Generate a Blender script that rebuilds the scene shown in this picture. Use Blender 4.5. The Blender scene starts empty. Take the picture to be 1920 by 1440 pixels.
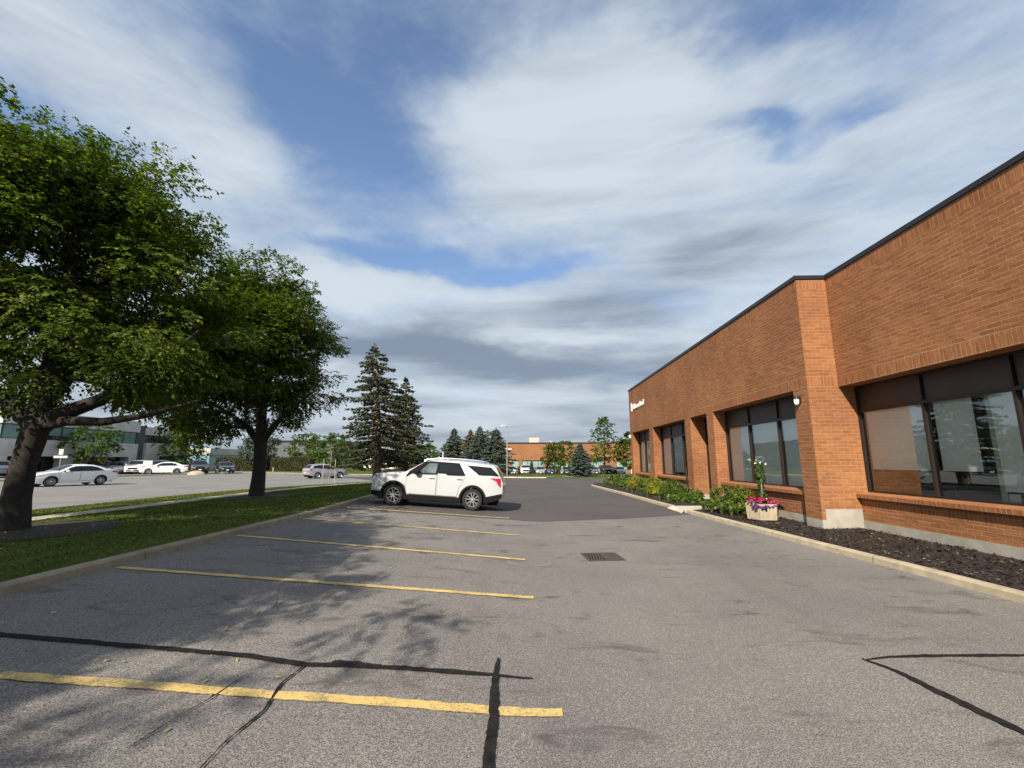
import bpy, bmesh, math, random
import numpy as np
from mathutils import Vector, Matrix
random.seed(7); RNG = np.random.default_rng(11)
R = math.radians
scn = bpy.context.scene
COL = scn.collection

# ------------------------------------------------------------------ camera
cam_d = bpy.data.cameras.new('camera'); cam = bpy.data.objects.new('camera', cam_d); COL.objects.link(cam)
cam_d.sensor_width = 36.0; cam_d.lens = 832.7/1920*36; cam_d.clip_start = 0.05; cam_d.clip_end = 4000
cam.location = (0, 0, 1.9); cam.rotation_euler = (R(90+9.78), 0, R(1.75))
scn.camera = cam

# ------------------------------------------------------------------ light
SUN_AZ, SUN_EL = R(22), R(35.5)          # azimuth from -Y towards -X
sun_dir = Vector((-math.sin(SUN_AZ)*math.cos(SUN_EL), -math.cos(SUN_AZ)*math.cos(SUN_EL), math.sin(SUN_EL)))
sd = bpy.data.lights.new('sun', 'SUN'); sd.energy = 4.3; sd.angle = R(0.55); sd.color = (1.0, 0.90, 0.76)
so = bpy.data.objects.new('sun', sd); COL.objects.link(so)
so.rotation_euler = (-sun_dir).to_track_quat('-Z', 'Y').to_euler()
scn.view_settings.view_transform = 'Standard'; scn.view_settings.look = 'None'
scn.view_settings.exposure = 0.85; scn.view_settings.gamma = 1.0

# ------------------------------------------------------------------ node helpers
class NT:
    def __init__(s, tree): s.t = tree; s.n = tree.nodes; s.l = tree.links
    def new(s, typ, **kw):
        n = s.n.new(typ)
        for k, v in kw.items(): setattr(n, k, v)
        return n
    def put(s, sock, v):
        if isinstance(v, bpy.types.NodeSocket): s.l.new(v, sock)
        elif v is not None:
            try: sock.default_value = v
            except Exception: sock.default_value = (v, v, v)
    def math(s, op, a, b=None, c=None, clamp=False):
        n = s.new('ShaderNodeMath', operation=op, use_clamp=clamp)
        for i, v in enumerate((a, b, c)):
            if v is not None: s.put(n.inputs[i], v)
        return n.outputs[0]
    def vmath(s, op, a, b=None):
        n = s.new('ShaderNodeVectorMath', operation=op); s.put(n.inputs[0], a)
        if b is not None: s.put(n.inputs[1], b)
        return n.outputs['Value'] if op in ('LENGTH', 'DOT_PRODUCT', 'DISTANCE') else n.outputs['Vector']
    def mix(s, f, a, b, mode='MIX'):
        n = s.new('ShaderNodeMix', data_type='RGBA', blend_type=mode); n.clamp_factor = True
        s.put(n.inputs[0], f); s.put(n.inputs[6], a); s.put(n.inputs[7], b); return n.outputs[2]
    def ramp(s, f, stops, interp='LINEAR'):
        n = s.new('ShaderNodeValToRGB'); n.color_ramp.interpolation = interp
        el = n.color_ramp.elements
        while len(el) > 1: el.remove(el[-1])
        el[0].position = stops[0][0]; el[0].color = c4(stops[0][1])
        for p, c in stops[1:]:
            e = el.new(p); e.color = c4(c)
        s.put(n.inputs[0], f); return n.outputs[0]
    def smooth(s, v, a, b, o0=0.0, o1=1.0):
        n = s.new('ShaderNodeMapRange', interpolation_type='SMOOTHSTEP')
        s.put(n.inputs[0], v)
        for i, x in enumerate((a, b, o0, o1)): n.inputs[1+i].default_value = x
        return n.outputs[0]
    def noise(s, vec, scale, detail=4, rough=0.55, dist=0.0, out=0):
        n = s.new('ShaderNodeTexNoise'); s.put(n.inputs['Vector'], vec)
        n.inputs['Scale'].default_value = scale; n.inputs['Detail'].default_value = detail
        n.inputs['Roughness'].default_value = rough; n.inputs['Distortion'].default_value = dist
        return n.outputs[out]
    def combine(s, x, y, z):
        n = s.new('ShaderNodeCombineXYZ')
        for i, v in enumerate((x, y, z)): s.put(n.inputs[i], v)
        return n.outputs[0]
    def sep(s, v):
        n = s.new('ShaderNodeSeparateXYZ'); s.put(n.inputs[0], v); return n.outputs
    def mapping(s, v, loc=(0, 0, 0), rot=(0, 0, 0), sc=(1, 1, 1)):
        n = s.new('ShaderNodeMapping'); s.put(n.inputs[0], v)
        n.inputs[1].default_value = loc; n.inputs[2].default_value = rot; n.inputs[3].default_value = sc
        return n.outputs[0]
    def bump(s, h, strength=0.3, dist=0.01):
        n = s.new('ShaderNodeBump'); n.inputs['Strength'].default_value = strength
        n.inputs['Distance'].default_value = dist; s.put(n.inputs['Height'], h); return n.outputs[0]
def c4(c):
    if isinstance(c, (int, float)): return (c, c, c, 1)
    return tuple(c) if len(c) == 4 else (c[0], c[1], c[2], 1)

# ------------------------------------------------------------------ world: sky with broken cloud
w = bpy.data.worlds.new('World'); scn.world = w; w.use_nodes = True
W = NT(w.node_tree); W.n.clear()
out = W.new('ShaderNodeOutputWorld'); bg = W.new('ShaderNodeBackground'); bg.inputs[1].default_value = 0.1
W.l.new(bg.outputs[0], out.inputs[0])
sky = W.new('ShaderNodeTexSky', sky_type='NISHITA'); sky.sun_disc = False
sky.sun_elevation = SUN_EL; sky.sun_rotation = math.atan2(sun_dir.x, sun_dir.y)
sky.air_density = 1.0; sky.dust_density = 0.6; sky.ozone_density = 1.6
gen = W.new('ShaderNodeTexCoord').outputs['Generated']
dx, dy, dz = W.sep(gen)
zz = W.math('ADD', W.math('MAXIMUM', dz, 0.0), 0.09)
px_ = W.math('DIVIDE', dx, zz); py_ = W.math('DIVIDE', dy, zz)
P = W.combine(px_, py_, 0.0)
warp = W.new('ShaderNodeTexNoise'); W.put(warp.inputs['Vector'], P); warp.inputs['Scale'].default_value = 1.3; warp.inputs['Detail'].default_value = 5; warp.inputs['Roughness'].default_value = 0.55
Pw = W.vmath('ADD', P, W.vmath('MULTIPLY', W.vmath('SUBTRACT', warp.outputs['Color'], (0.5, 0.5, 0.5)), (0.85, 0.85, 0.0)))
def blobs(lst, src):
    tot = None
    for (cx, cy, rx, ry, rot, amp) in lst:
        m = W.mapping(src, (0, 0, 0), (0, 0, 0), (1, 1, 1))
        m = W.vmath('SUBTRACT', src, (cx, cy, 0))
        n = W.new('ShaderNodeVectorRotate', rotation_type='Z_AXIS'); W.put(n.inputs['Vector'], m); n.inputs['Angle'].default_value = rot
        m = W.vmath('DIVIDE', n.outputs[0], (rx, ry, 1))
        d = W.vmath('LENGTH', m)
        g = W.math('MULTIPLY', W.smooth(d, 0.0, 1.0, 1.0, 0.0), amp)
        tot = g if tot is None else W.math('ADD', tot, g)
    return tot
CLOUD = [(-0.92, 0.90, 0.36, 0.62, 0.0, 0.16), (-1.30, 0.95, 0.30, 0.45, 0.0, -0.75), (-0.50, 0.95, 0.42, 0.85, 0.10, -1.05), (-0.12, 0.66, 0.45, 0.25, 0.0, -0.55), (0.50, 0.70, 0.40, 0.16, 0.0, -0.75), (-0.80, 1.35, 0.5, 0.35, 0.0, -0.35),
         (0.10, 1.08, 0.50, 0.55, 0.0, 0.70), (0.42, 0.92, 0.35, 0.22, 0.0, 0.45), (0.57, 1.09, 0.17, 0.08, -0.25, -0.60), (0.75, 0.98, 0.06, 0.2, -0.35, -0.45), (1.08, 1.05, 0.45, 0.5, 0.0, 0.20),
         (0.75, 1.70, 0.7, 0.5, 0.0, 0.40), (-0.52, 1.66, 0.60, 0.20, 0.0, -0.95), (-0.08, 1.80, 0.45, 0.18, 0.0, -1.05), (-0.95, 2.0, 0.9, 0.40, 0.0, 0.55), (0.12, 2.45, 0.8, 0.5, 0.0, 0.5), (-0.4, 2.9, 2.4, 0.7, 0.0, 0.5)]
zq = W.math('ADD', W.math('MAXIMUM', dz, 0.0), 0.30)
Q = W.combine(W.math('DIVIDE', dx, zq), W.math('DIVIDE', dy, zq), W.math('MULTIPLY', dz, 2.2))
n1 = W.noise(Q, 2.3, 6, 0.52, 0.35)
n2 = W.noise(W.mapping(Q, rot=(0, 0, -0.7), sc=(1.5, 1.0, 1.0)), 3.4, 7, 0.6, 0.7)
n4 = W.noise(Q, 13.0, 4, 0.6, 0.6)
base = W.math('ADD', W.math('MULTIPLY', W.math('SUBTRACT', n1, 0.5), 1.25), W.math('MULTIPLY', W.math('SUBTRACT', n2, 0.5), 0.55))
base = W.math('ADD', base, W.math('MULTIPLY', W.math('SUBTRACT', n4, 0.5), 0.42))
low = W.smooth(dz, 0.02, 0.30, 0.55, 0.0)
dens = W.math('ADD', W.math('ADD', W.math('ADD', base, 0.74), low), blobs(CLOUD, Pw))
alpha = W.smooth(dens, -0.15, 1.15)
SHADE = [(0.74, 1.68, 0.65, 0.48, 0.0, 0.50), (0.50, 2.30, 0.8, 0.42, 0.0, 0.50), (-0.80, 2.80, 1.6, 0.62, 0.0, 1.0), (0.35, 3.35, 2.0, 0.8, 0.0, 1.0), (1.0, 1.15, 0.5, 0.4, 0.0, 0.20), (0.25, 1.5, 0.4, 0.22, 0.0, 0.2), (-0.8, 2.05, 0.8, 0.35, 0, -0.3), (0.1, 2.62, 0.8, 0.22, 0, -0.4), (0.15, 1.0, 0.5, 0.4, 0, -0.2)]
n3 = W.noise(W.mapping(Q, loc=(4, 2, 1), sc=(0.8, 1.6, 3.0)), 2.2, 6, 0.55, 0.4)
shade = W.math('ADD', W.math('ADD', W.math('MULTIPLY', W.math('SUBTRACT', n3, 0.5), 1.5), W.smooth(dz, 0.0, 0.22, 0.45, 0.06)), blobs(SHADE, Pw))
ccol = W.mix(W.smooth(shade, -0.25, 1.05), (3.75, 4.2, 4.6, 1), (1.35, 1.65, 2.12, 1))
skycol = W.mix(1.0, sky.outputs[0], W.mix(W.smooth(dz, 0.0, 0.55), (0.50, 0.52, 0.58, 1), (1.02, 1.05, 1.08, 1)), 'MULTIPLY')
col = W.mix(W.math('MULTIPLY', alpha, 0.94), skycol, ccol)
W.put(bg.inputs[0], col)

# ------------------------------------------------------------------ materials
def mat(name):
    m = bpy.data.materials.new(name); m.use_nodes = True
    N = NT(m.node_tree); b = N.n['Principled BSDF']; return m, N, b
def simple(name, c, rough=0.6, metal=0.0, var=0.0, scale=8.0, spec=0.5, coat=0.0, bump=0.0, emit=None):
    m, N, b = mat(name)
    b.inputs['Roughness'].default_value = rough; b.inputs['Metallic'].default_value = metal
    b.inputs['Specular IOR Level'].default_value = spec; b.inputs['Coat Weight'].default_value = coat
    b.inputs['Coat Roughness'].default_value = 0.04
    co = N.new('ShaderNodeTexCoord').outputs['Object']
    if var > 0:
        n = N.noise(co, scale, 5, 0.6)
        lo = tuple(x*(1-var) for x in c); hi = tuple(min(1, x*(1+var)) for x in c)
        N.put(b.inputs['Base Color'], N.ramp(n, [(0.3, lo), (0.7, hi)]))
    else: b.inputs['Base Color'].default_value = c4(c)
    if bump > 0: N.put(b.inputs['Normal'], N.bump(N.noise(co, scale*5, 4), bump, 0.01))
    if emit: b.inputs['Emission Color'].default_value = c4(emit[0]); b.inputs['Emission Strength'].default_value = emit[1]
    return m
def geo_pos(N): return N.new('ShaderNodeNewGeometry').outputs['Position']

def m_asphalt(name, c, speck, stain, worn=True, fine=105.0):
    m, N, b = mat(name); p = geo_pos(N)
    sp = N.noise(p, fine, 2, 0.7)
    v = N.new('ShaderNodeTexVoronoi'); N.put(v.inputs['Vector'], p); v.inputs['Scale'].default_value = fine*0.8
    big = N.noise(p, 0.35, 5, 0.6, 0.3); mid = N.noise(N.mapping(p, sc=(1.0, 2.6, 1.0)), 0.9, 6, 0.65, 0.8)
    col = N.mix(N.smooth(sp, 0.40, 0.60), tuple(x*(1-speck) for x in c)+(1,), tuple(x*(1+speck) for x in c)+(1,))
    stone = N.smooth(N.sep(v.outputs['Color'])[0], 0.72, 0.9)
    col = N.mix(N.math('MULTIPLY', stone, 0.75 if worn else 0.15), col, tuple(min(1, x*1.75) for x in c)+(1,))
    col = N.mix(N.smooth(big, 0.35, 0.7, 0, 1), col, N.mix(1.0, col, (0.80, 0.80, 0.83, 1), 'MULTIPLY'))
    dark = N.smooth(mid, 0.54, 0.72, 0.0, stain)
    col = N.mix(dark, col, tuple(x*0.42 for x in c)+(1,))
    lite = N.smooth(N.noise(p, 1.7, 5, 0.6, 0.5), 0.60, 0.78, 0.0, 0.22)
    col = N.mix(lite, col, tuple(min(1, x*1.4) for x in c)+(1,))
    lanes = N.noise(N.mapping(p, sc=(1.5, 0.10, 1.0)), 1.0, 4, 0.6)
    col = N.mix(N.smooth(lanes, 0.52, 0.72, 0.0, 0.35*stain), col, tuple(x*0.66 for x in c)+(1,))
    oil = N.noise(N.mapping(p, loc=(3.3, 1.7, 0)), 0.75, 3, 0.5, 0.6)
    col = N.mix(N.math('MULTIPLY', N.smooth(oil, 0.66, 0.76), 0.5*stain), col, tuple(x*0.35 for x in c)+(1,))
    N.put(b.inputs['Base Color'], col); b.inputs['Roughness'].default_value = 0.88; b.inputs['Specular IOR Level'].default_value = 0.3
    h = N.math('ADD', N.math('MULTIPLY', sp, 0.6), N.math('MULTIPLY', v.outputs['Distance'], 0.6))
    N.put(b.inputs['Normal'], N.bump(h, 0.55 if worn else 0.3, 0.008))
    return m
M = {}
M['old_asphalt'] = m_asphalt('old_asphalt', (0.172, 0.160, 0.147), 0.55, 0.9)
M['new_asphalt'] = m_asphalt('new_asphalt', (0.085, 0.076, 0.074), 0.22, 0.35, False, 60)
M['road_asphalt'] = m_asphalt('road_asphalt', (0.20, 0.195, 0.182), 0.12, 0.35, False, 40)
M['tar'] = simple('tar', (0.017, 0.016, 0.016), 0.9, 0, 0.5, 14, spec=0.12, bump=0.4)

def m_paint():
    m, N, b = mat('yellow_paint'); p = geo_pos(N)
    wear = N.noise(p, 45, 3, 0.7); w2 = N.noise(p, 3.0, 4, 0.6)
    f = N.smooth(N.math('ADD', N.math('MULTIPLY', wear, 0.8), N.math('MULTIPLY', w2, 0.6)), 0.56, 0.74)
    col = N.mix(N.noise(p, 6, 4), (0.52, 0.36, 0.11, 1), (0.66, 0.48, 0.17, 1))
    N.put(b.inputs['Base Color'], N.mix(N.math('SUBTRACT', 1.0, N.math('MULTIPLY', N.math('SUBTRACT', 1.0, f), 0.8)), (0.20, 0.17, 0.12, 1), col))
    b.inputs['Roughness'].default_value = 0.75
    N.put(b.inputs['Normal'], N.bump(N.noise(p, 95, 2, 0.7), 0.5, 0.006)); return m
M['paint'] = m_paint()

def m_brick(name, soldier=False, tint=(1, 1, 1)):
    m, N, b = mat(name)
    uv = N.new('ShaderNodeUVMap').outputs[0]
    if soldier: uv = N.mapping(uv, rot=(0, 0, math.pi/2))
    br = N.new('ShaderNodeTexBrick'); N.put(br.inputs['Vector'], uv)
    br.offset = 0.0 if soldier else 0.5; br.offset_frequency = 2
    br.inputs['Scale'].default_value = 1.0; br.inputs['Mortar Size'].default_value = 0.0075
    br.inputs['Mortar Smooth'].default_value = 0.15; br.inputs['Bias'].default_value = -0.1
    br.inputs['Brick Width'].default_value = 0.28; br.inputs['Row Height'].default_value = 0.0935
    t = tint
    br.inputs['Color1'].default_value = (0.335*t[0], 0.138*t[1], 0.054*t[2], 1)
    br.inputs['Color2'].default_value = (0.262*t[0], 0.101*t[1], 0.041*t[2], 1)
    br.inputs['Mortar'].default_value = (0.38, 0.25, 0.15, 1)
    p = geo_pos(N)
    big = N.noise(p, 0.6, 5, 0.6); fine = N.noise(p, 55, 4, 0.7)
    mid = N.noise(N.mapping(uv, sc=(3.3, 10, 1)), 1.0, 2, 0.5)
    col = N.mix(N.smooth(big, 0.3, 0.72), N.mix(1.0, br.outputs[0], (0.86, 0.83, 0.82, 1), 'MULTIPLY'), N.mix(1.0, br.outputs[0], (1.10, 1.10, 1.06, 1), 'MULTIPLY'))
    col = N.mix(N.smooth(mid, 0.52, 0.72, 0.0, 0.38), col, N.mix(1.0, col, (0.66, 0.60, 0.62, 1), 'MULTIPLY'))
    col = N.mix(N.smooth(fine, 0.45, 0.75, 0.0, 0.5), col, N.mix(1.0, col, (0.62, 0.58, 0.55, 1), 'MULTIPLY'))
    streak = N.noise(N.mapping(p, sc=(2.2, 2.2, 0.22)), 1.0, 5, 0.6)
    col = N.mix(N.smooth(streak, 0.56, 0.78, 0.0, 0.45), col, N.mix(1.0, col, (0.70, 0.72, 0.74, 1), 'MULTIPLY'))
    N.put(b.inputs['Base Color'], col); b.inputs['Roughness'].default_value = 0.85; b.inputs['Specular IOR Level'].default_value = 0.25
    h = N.math('SUBTRACT', N.math('ADD', N.math('MULTIPLY', fine, 0.45), N.math('MULTIPLY', mid, 0.95)), N.math('MULTIPLY', br.outputs['Fac'], 1.0))
    N.put(b.inputs['Normal'], N.bump(h, 1.0, 0.022)); return m
M['brick'] = m_brick('brick'); M['soldier'] = m_brick('soldier_brick', True, (1.04, 1.02, 1.0))
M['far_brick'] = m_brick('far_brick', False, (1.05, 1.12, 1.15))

def m_concrete(name, c, streak=0.3, sc=2.0, bump=0.25, joint=0.0):
    m, N, b = mat(name); p = geo_pos(N)
    a = N.noise(p, sc, 6, 0.65, 0.4); s = N.noise(N.mapping(p, sc=(3, 3, 0.35)), 1.2, 5, 0.6); f = N.noise(p, 60, 3, 0.7)
    col = N.mix(N.smooth(a, 0.3, 0.7), tuple(x*0.8 for x in c)+(1,), tuple(min(1, x*1.12) for x in c)+(1,))
    col = N.mix(N.smooth(s, 0.55, 0.78, 0, streak), col, tuple(x*0.45 for x in c)+(1,))
    col = N.mix(N.smooth(f, 0.5, 0.75, 0, 0.3), col, tuple(x*0.6 for x in c)+(1,))
    if joint > 0:
        jy = N.math('FRACT', N.math('DIVIDE', N.math('ADD', N.sep(p)[1], N.math('MULTIPLY', N.math('SUBTRACT', f, 0.5), 0.02)), joint))
        col = N.mix(N.math('LESS_THAN', jy, 0.016/joint), col, tuple(x*0.2 for x in c)+(1,))
        blotch = N.noise(N.mapping(p, sc=(1, 0.6, 1)), 3.2, 4, 0.7)
        col = N.mix(N.smooth(blotch, 0.55, 0.7, 0, 0.55), col, tuple(x*0.5 for x in c)+(1,))
    N.put(b.inputs['Base Color'], col); b.inputs['Roughness'].default_value = 0.9; b.inputs['Specular IOR Level'].default_value = 0.2
    N.put(b.inputs['Normal'], N.bump(N.math('ADD', f, a), bump, 0.01)); return m
M['concrete'] = m_concrete('concrete', (0.36, 0.345, 0.295))
M['kerb'] = m_concrete('kerb', (0.42, 0.355, 0.255), 0.45, 3.0, 0.4, 3.0)
M['kerb_old'] = m_concrete('kerb_old', (0.30, 0.26, 0.19), 0.6, 3.0, 0.4, 2.4)
M['walk'] = m_concrete('walk', (0.50, 0.46, 0.37), 0.25, 2.0, 0.2)
M['panel_concrete'] = m_concrete('panel_concrete', (0.56, 0.54, 0.50), 0.45, 0.7)
M['dark_concrete'] = m_concrete('dark_concrete', (0.10, 0.10, 0.10), 0.4, 0.7)
M['aggregate'] = m_concrete('aggregate', (0.40, 0.34, 0.24), 0.2, 9.0, 0.6)
M['coping'] = simple('coping', (0.017, 0.018, 0.021), 0.4, 0.2, 0.2, 3)
M['bronze'] = simple('bronze', (0.030, 0.021, 0.017), 0.42, 0.35, 0.15, 4)
M['spandrel'] = simple('spandrel', (0.043, 0.028, 0.021), 0.5, 0.1, 0.15, 2)
M['roofing'] = simple('roofing', (0.2, 0.19, 0.18), 0.9, 0, 0.3, 1)
M['blind'] = simple('blind', (0.93, 0.92, 0.87), 0.9, 0, 0.05, 12)
M['green_metal'] = simple('green_metal', (0.46, 0.56, 0.42), 0.5)
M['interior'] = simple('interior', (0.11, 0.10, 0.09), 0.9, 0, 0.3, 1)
M['white_plastic'] = simple('white_plastic', (0.78, 0.78, 0.76), 0.4)
M['grate_iron'] = simple('grate_iron', (0.085, 0.062, 0.052), 0.7, 0.4, 0.4, 20)
M['pit'] = simple('pit', (0.008, 0.008, 0.008), 0.9)
M['lamp_glass'] = simple('lamp_glass', (0.9, 0.88, 0.82), 0.3, emit=((1, 0.93, 0.8), 0.5))
M['black_metal'] = simple('black_metal', (0.02, 0.02, 0.02), 0.45, 0.4)
M['galv'] = simple('galv', (0.45, 0.46, 0.47), 0.45, 0.7, 0.15, 6)
M['wood_pole'] = simple('wood_pole', (0.42, 0.35, 0.24), 0.85, 0, 0.25, 3)
M['sign_white'] = simple('sign_white', (0.82, 0.82, 0.8), 0.5)
M['sign_red'] = simple('sign_red', (0.5, 0.03, 0.04), 0.5)
M['petal_white'] = simple('petal_white', (0.8, 0.8, 0.74), 0.6)
M['petal_red'] = simple('petal_red', (0.45, 0.05, 0.03), 0.6, 0, 0.4, 30)
def m_glass(name, tint, refl):
    m, N, b = mat(name); N.n.remove(b)
    o = N.n['Material Output']
    tr = N.new('ShaderNodeBsdfTransparent'); tr.inputs[0].default_value = c4(tint)
    gl = N.new('ShaderNodeBsdfGlossy'); gl.inputs['Roughness'].default_value = 0.015; gl.inputs[0].default_value = (0.88, 0.95, 0.98, 1)
    fr = N.new('ShaderNodeFresnel'); fr.inputs[0].default_value = 1.55
    fac = N.math('MULTIPLY', N.math('ADD', fr.outputs[0], refl), 1.0, clamp=True)
    wv = N.noise(geo_pos(N), 0.8, 2); bp = N.bump(wv, 0.06, 0.05); N.put(gl.inputs['Normal'], bp)
    mx = N.new('ShaderNodeMixShader'); N.put(mx.inputs[0], fac); N.l.new(tr.outputs[0], mx.inputs[1]); N.l.new(gl.outputs[0], mx.inputs[2])
    N.l.new(mx.outputs[0], o.inputs[0]); return m
M['glass'] = m_glass('glass', (0.97, 1.0, 0.98), 0.15)
M['far_glass'] = simple('far_glass', (0.22, 0.33, 0.31), 0.12, 0.0, 0.25, 0.6)
M['teal_glass'] = simple('teal_glass', (0.13, 0.24, 0.21), 0.10, 0, 0.35, 0.5)
M['dark_glass'] = simple('dark_glass', (0.012, 0.014, 0.016), 0.06, 0, 0, 1, spec=0.6)
M['car_glass'] = simple('car_glass', (0.008, 0.010, 0.013), 0.02, 0, 0, 1, spec=0.35)
M['car_glass_light'] = simple('car_glass_light', (0.085, 0.11, 0.115), 0.03, 0, 0.7, 3.0, spec=0.4)
M['trim_black'] = simple('trim_black', (0.011, 0.011, 0.012), 0.85, 0, 0.15, 10, spec=0.12)
M['tyre'] = simple('tyre', (0.014, 0.014, 0.014), 0.85, 0, 0.2, 10)
M['alloy'] = simple('alloy', (0.62, 0.62, 0.62), 0.28, 0.85)
M['chrome'] = simple('chrome', (0.75, 0.75, 0.75), 0.15, 1.0)
M['tail_red'] = simple('tail_red', (0.42, 0.005, 0.02), 0.2, 0, 0, 1, coat=1)
M['lamp_clear'] = simple('lamp_clear', (0.55, 0.57, 0.6), 0.12, 0.4, 0, 1, coat=1)
M['bark'] = simple('bark', (0.026, 0.021, 0.018), 0.95, 0, 0.5, 9, bump=0.9)
M['spruce_bark'] = simple('spruce_bark', (0.20, 0.145, 0.105), 0.95, 0, 0.5, 9, bump=0.9)
M['twig'] = simple('twig', (0.30, 0.24, 0.15), 0.9, 0, 0.3, 9)
def paintmat(name, c): return simple(name, c, 0.28, 0.0, 0, 1, spec=0.5, coat=0.9)
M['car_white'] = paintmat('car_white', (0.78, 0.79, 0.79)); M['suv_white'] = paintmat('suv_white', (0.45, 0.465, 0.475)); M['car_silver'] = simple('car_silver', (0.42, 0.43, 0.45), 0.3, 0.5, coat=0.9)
M['car_grey'] = simple('car_grey', (0.23, 0.24, 0.26), 0.3, 0.5, coat=0.9); M['car_dark'] = paintmat('car_dark', (0.018, 0.02, 0.026))
M['car_navy'] = paintmat('car_navy', (0.018, 0.028, 0.07)); M['car_blue'] = simple('car_blue', (0.14, 0.18, 0.23), 0.3, 0.5, coat=0.9)

def m_leaf(name, lo, hi, hot=None, trans=0.35, zgrad=None):
    m, N, b = mat(name); o = N.n['Material Output']
    g = N.new('ShaderNodeNewGeometry'); r = g.outputs['Random Per Island']
    col = N.ramp(r, [(0.0, lo), (0.82, hi)] + ([(0.99, hot)] if hot else []))
    big = N.noise(g.outputs['Position'], 0.9, 3)
    col = N.mix(N.smooth(big, 0.35, 0.65), N.mix(1.0, col, (0.72, 0.80, 0.8, 1), 'MULTIPLY'), N.mix(1.0, col, (1.25, 1.12, 0.95, 1), 'MULTIPLY'))
    N.put(b.inputs['Base Color'], col); b.inputs['Roughness'].default_value = 0.62; b.inputs['Specular IOR Level'].default_value = 0.25
    t = N.new('ShaderNodeBsdfTranslucent'); N.put(t.inputs[0], N.mix(1.0, col, (1.3, 1.5, 0.6, 1), 'MULTIPLY'))
    mx = N.new('ShaderNodeMixShader'); mx.inputs[0].default_value = trans
    N.l.new(b.outputs[0], mx.inputs[1]); N.l.new(t.outputs[0], mx.inputs[2]); N.l.new(mx.outputs[0], o.inputs[0]); return m
M['leaf'] = m_leaf('leaf', (0.028, 0.056, 0.009), (0.105, 0.150, 0.018), (0.20, 0.205, 0.03), 0.38)
M['leaf_bright'] = m_leaf('leaf_bright', (0.045, 0.09, 0.018), (0.10, 0.17, 0.03), (0.2, 0.22, 0.05))
M['leaf_blue'] = m_leaf('leaf_blue', (0.05, 0.075, 0.06), (0.10, 0.14, 0.115), None, 0.15)
M['needle'] = m_leaf('needle', (0.024, 0.036, 0.018), (0.055, 0.068, 0.030), (0.10, 0.085, 0.04), 0.12)
M['needle_blue'] = m_leaf('needle_blue', (0.035, 0.055, 0.048), (0.085, 0.12, 0.105), None, 0.12)
M['needle_brown'] = m_leaf('needle_brown', (0.05, 0.045, 0.022), (0.10, 0.085, 0.04), None, 0.12)
M['hedge_leaf'] = m_leaf('hedge_leaf', (0.045, 0.040, 0.018), (0.075, 0.085, 0.030), (0.07, 0.13, 0.03), 0.2)
M['shrub_leaf'] = m_leaf('shrub_leaf', (0.035, 0.075, 0.012), (0.085, 0.155, 0.020), (0.22, 0.24, 0.02), 0.3)
M['gold_leaf'] = m_leaf('gold_leaf', (0.10, 0.14, 0.012), (0.24, 0.25, 0.018), (0.34, 0.27, 0.03), 0.3)
M['blade_leaf'] = m_leaf('blade_leaf', (0.06, 0.10, 0.02), (0.14, 0.20, 0.05), (0.25, 0.26, 0.12), 0.3)
M['vine_leaf'] = m_leaf('vine_leaf', (0.02, 0.045, 0.012), (0.055, 0.095, 0.02), (0.12, 0.18, 0.05), 0.3)
M['petal_pink'] = m_leaf('petal_pink', (0.30, 0.008, 0.06), (0.60, 0.025, 0.16), (0.75, 0.20, 0.34), 0.2)
M['petal_purple'] = m_leaf('petal_purple', (0.035, 0.010, 0.10), (0.10, 0.03, 0.24), (0.20, 0.08, 0.36), 0.2)
M['grass_blade'] = m_leaf('grass_blade', (0.050, 0.082, 0.014), (0.13, 0.165, 0.028), (0.24, 0.22, 0.08), 0.35)
M['chip'] = m_leaf('chip', (0.010, 0.007, 0.005), (0.038, 0.026, 0.020), (0.16, 0.125, 0.10), 0.0)
M['dry_leaf'] = m_leaf('dry_leaf', (0.30, 0.29, 0.12), (0.42, 0.40, 0.20), (0.5, 0.48, 0.3), 0.2)
M['mulch'] = simple('mulch', (0.018, 0.012, 0.009), 0.95, 0, 0.5, 25, bump=0.9)
M['soil'] = simple('soil', (0.030, 0.022, 0.015), 0.95, 0, 0.6, 12, bump=0.8)
def m_grass():
    m, N, b = mat('lawn_ground'); p = geo_pos(N)
    a = N.noise(p, 0.5, 5, 0.6); f = N.noise(N.mapping(p, sc=(1, 1, 1)), 30, 4, 0.75)
    col = N.mix(N.smooth(a, 0.35, 0.68), (0.060, 0.090, 0.015, 1), (0.125, 0.145, 0.030, 1))
    col = N.mix(N.smooth(f, 0.35, 0.7), N.mix(1.0, col, (0.45, 0.5, 0.45, 1), 'MULTIPLY'), N.mix(1.0, col, (1.25, 1.25, 1.1, 1), 'MULTIPLY'))
    N.put(b.inputs['Base Color'], col); b.inputs['Roughness'].default_value = 0.9; b.inputs['Specular IOR Level'].default_value = 0.1
    N.put(b.inputs['Normal'], N.bump(f, 0.9, 0.03)); return m
M['lawn'] = m_grass()

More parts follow.
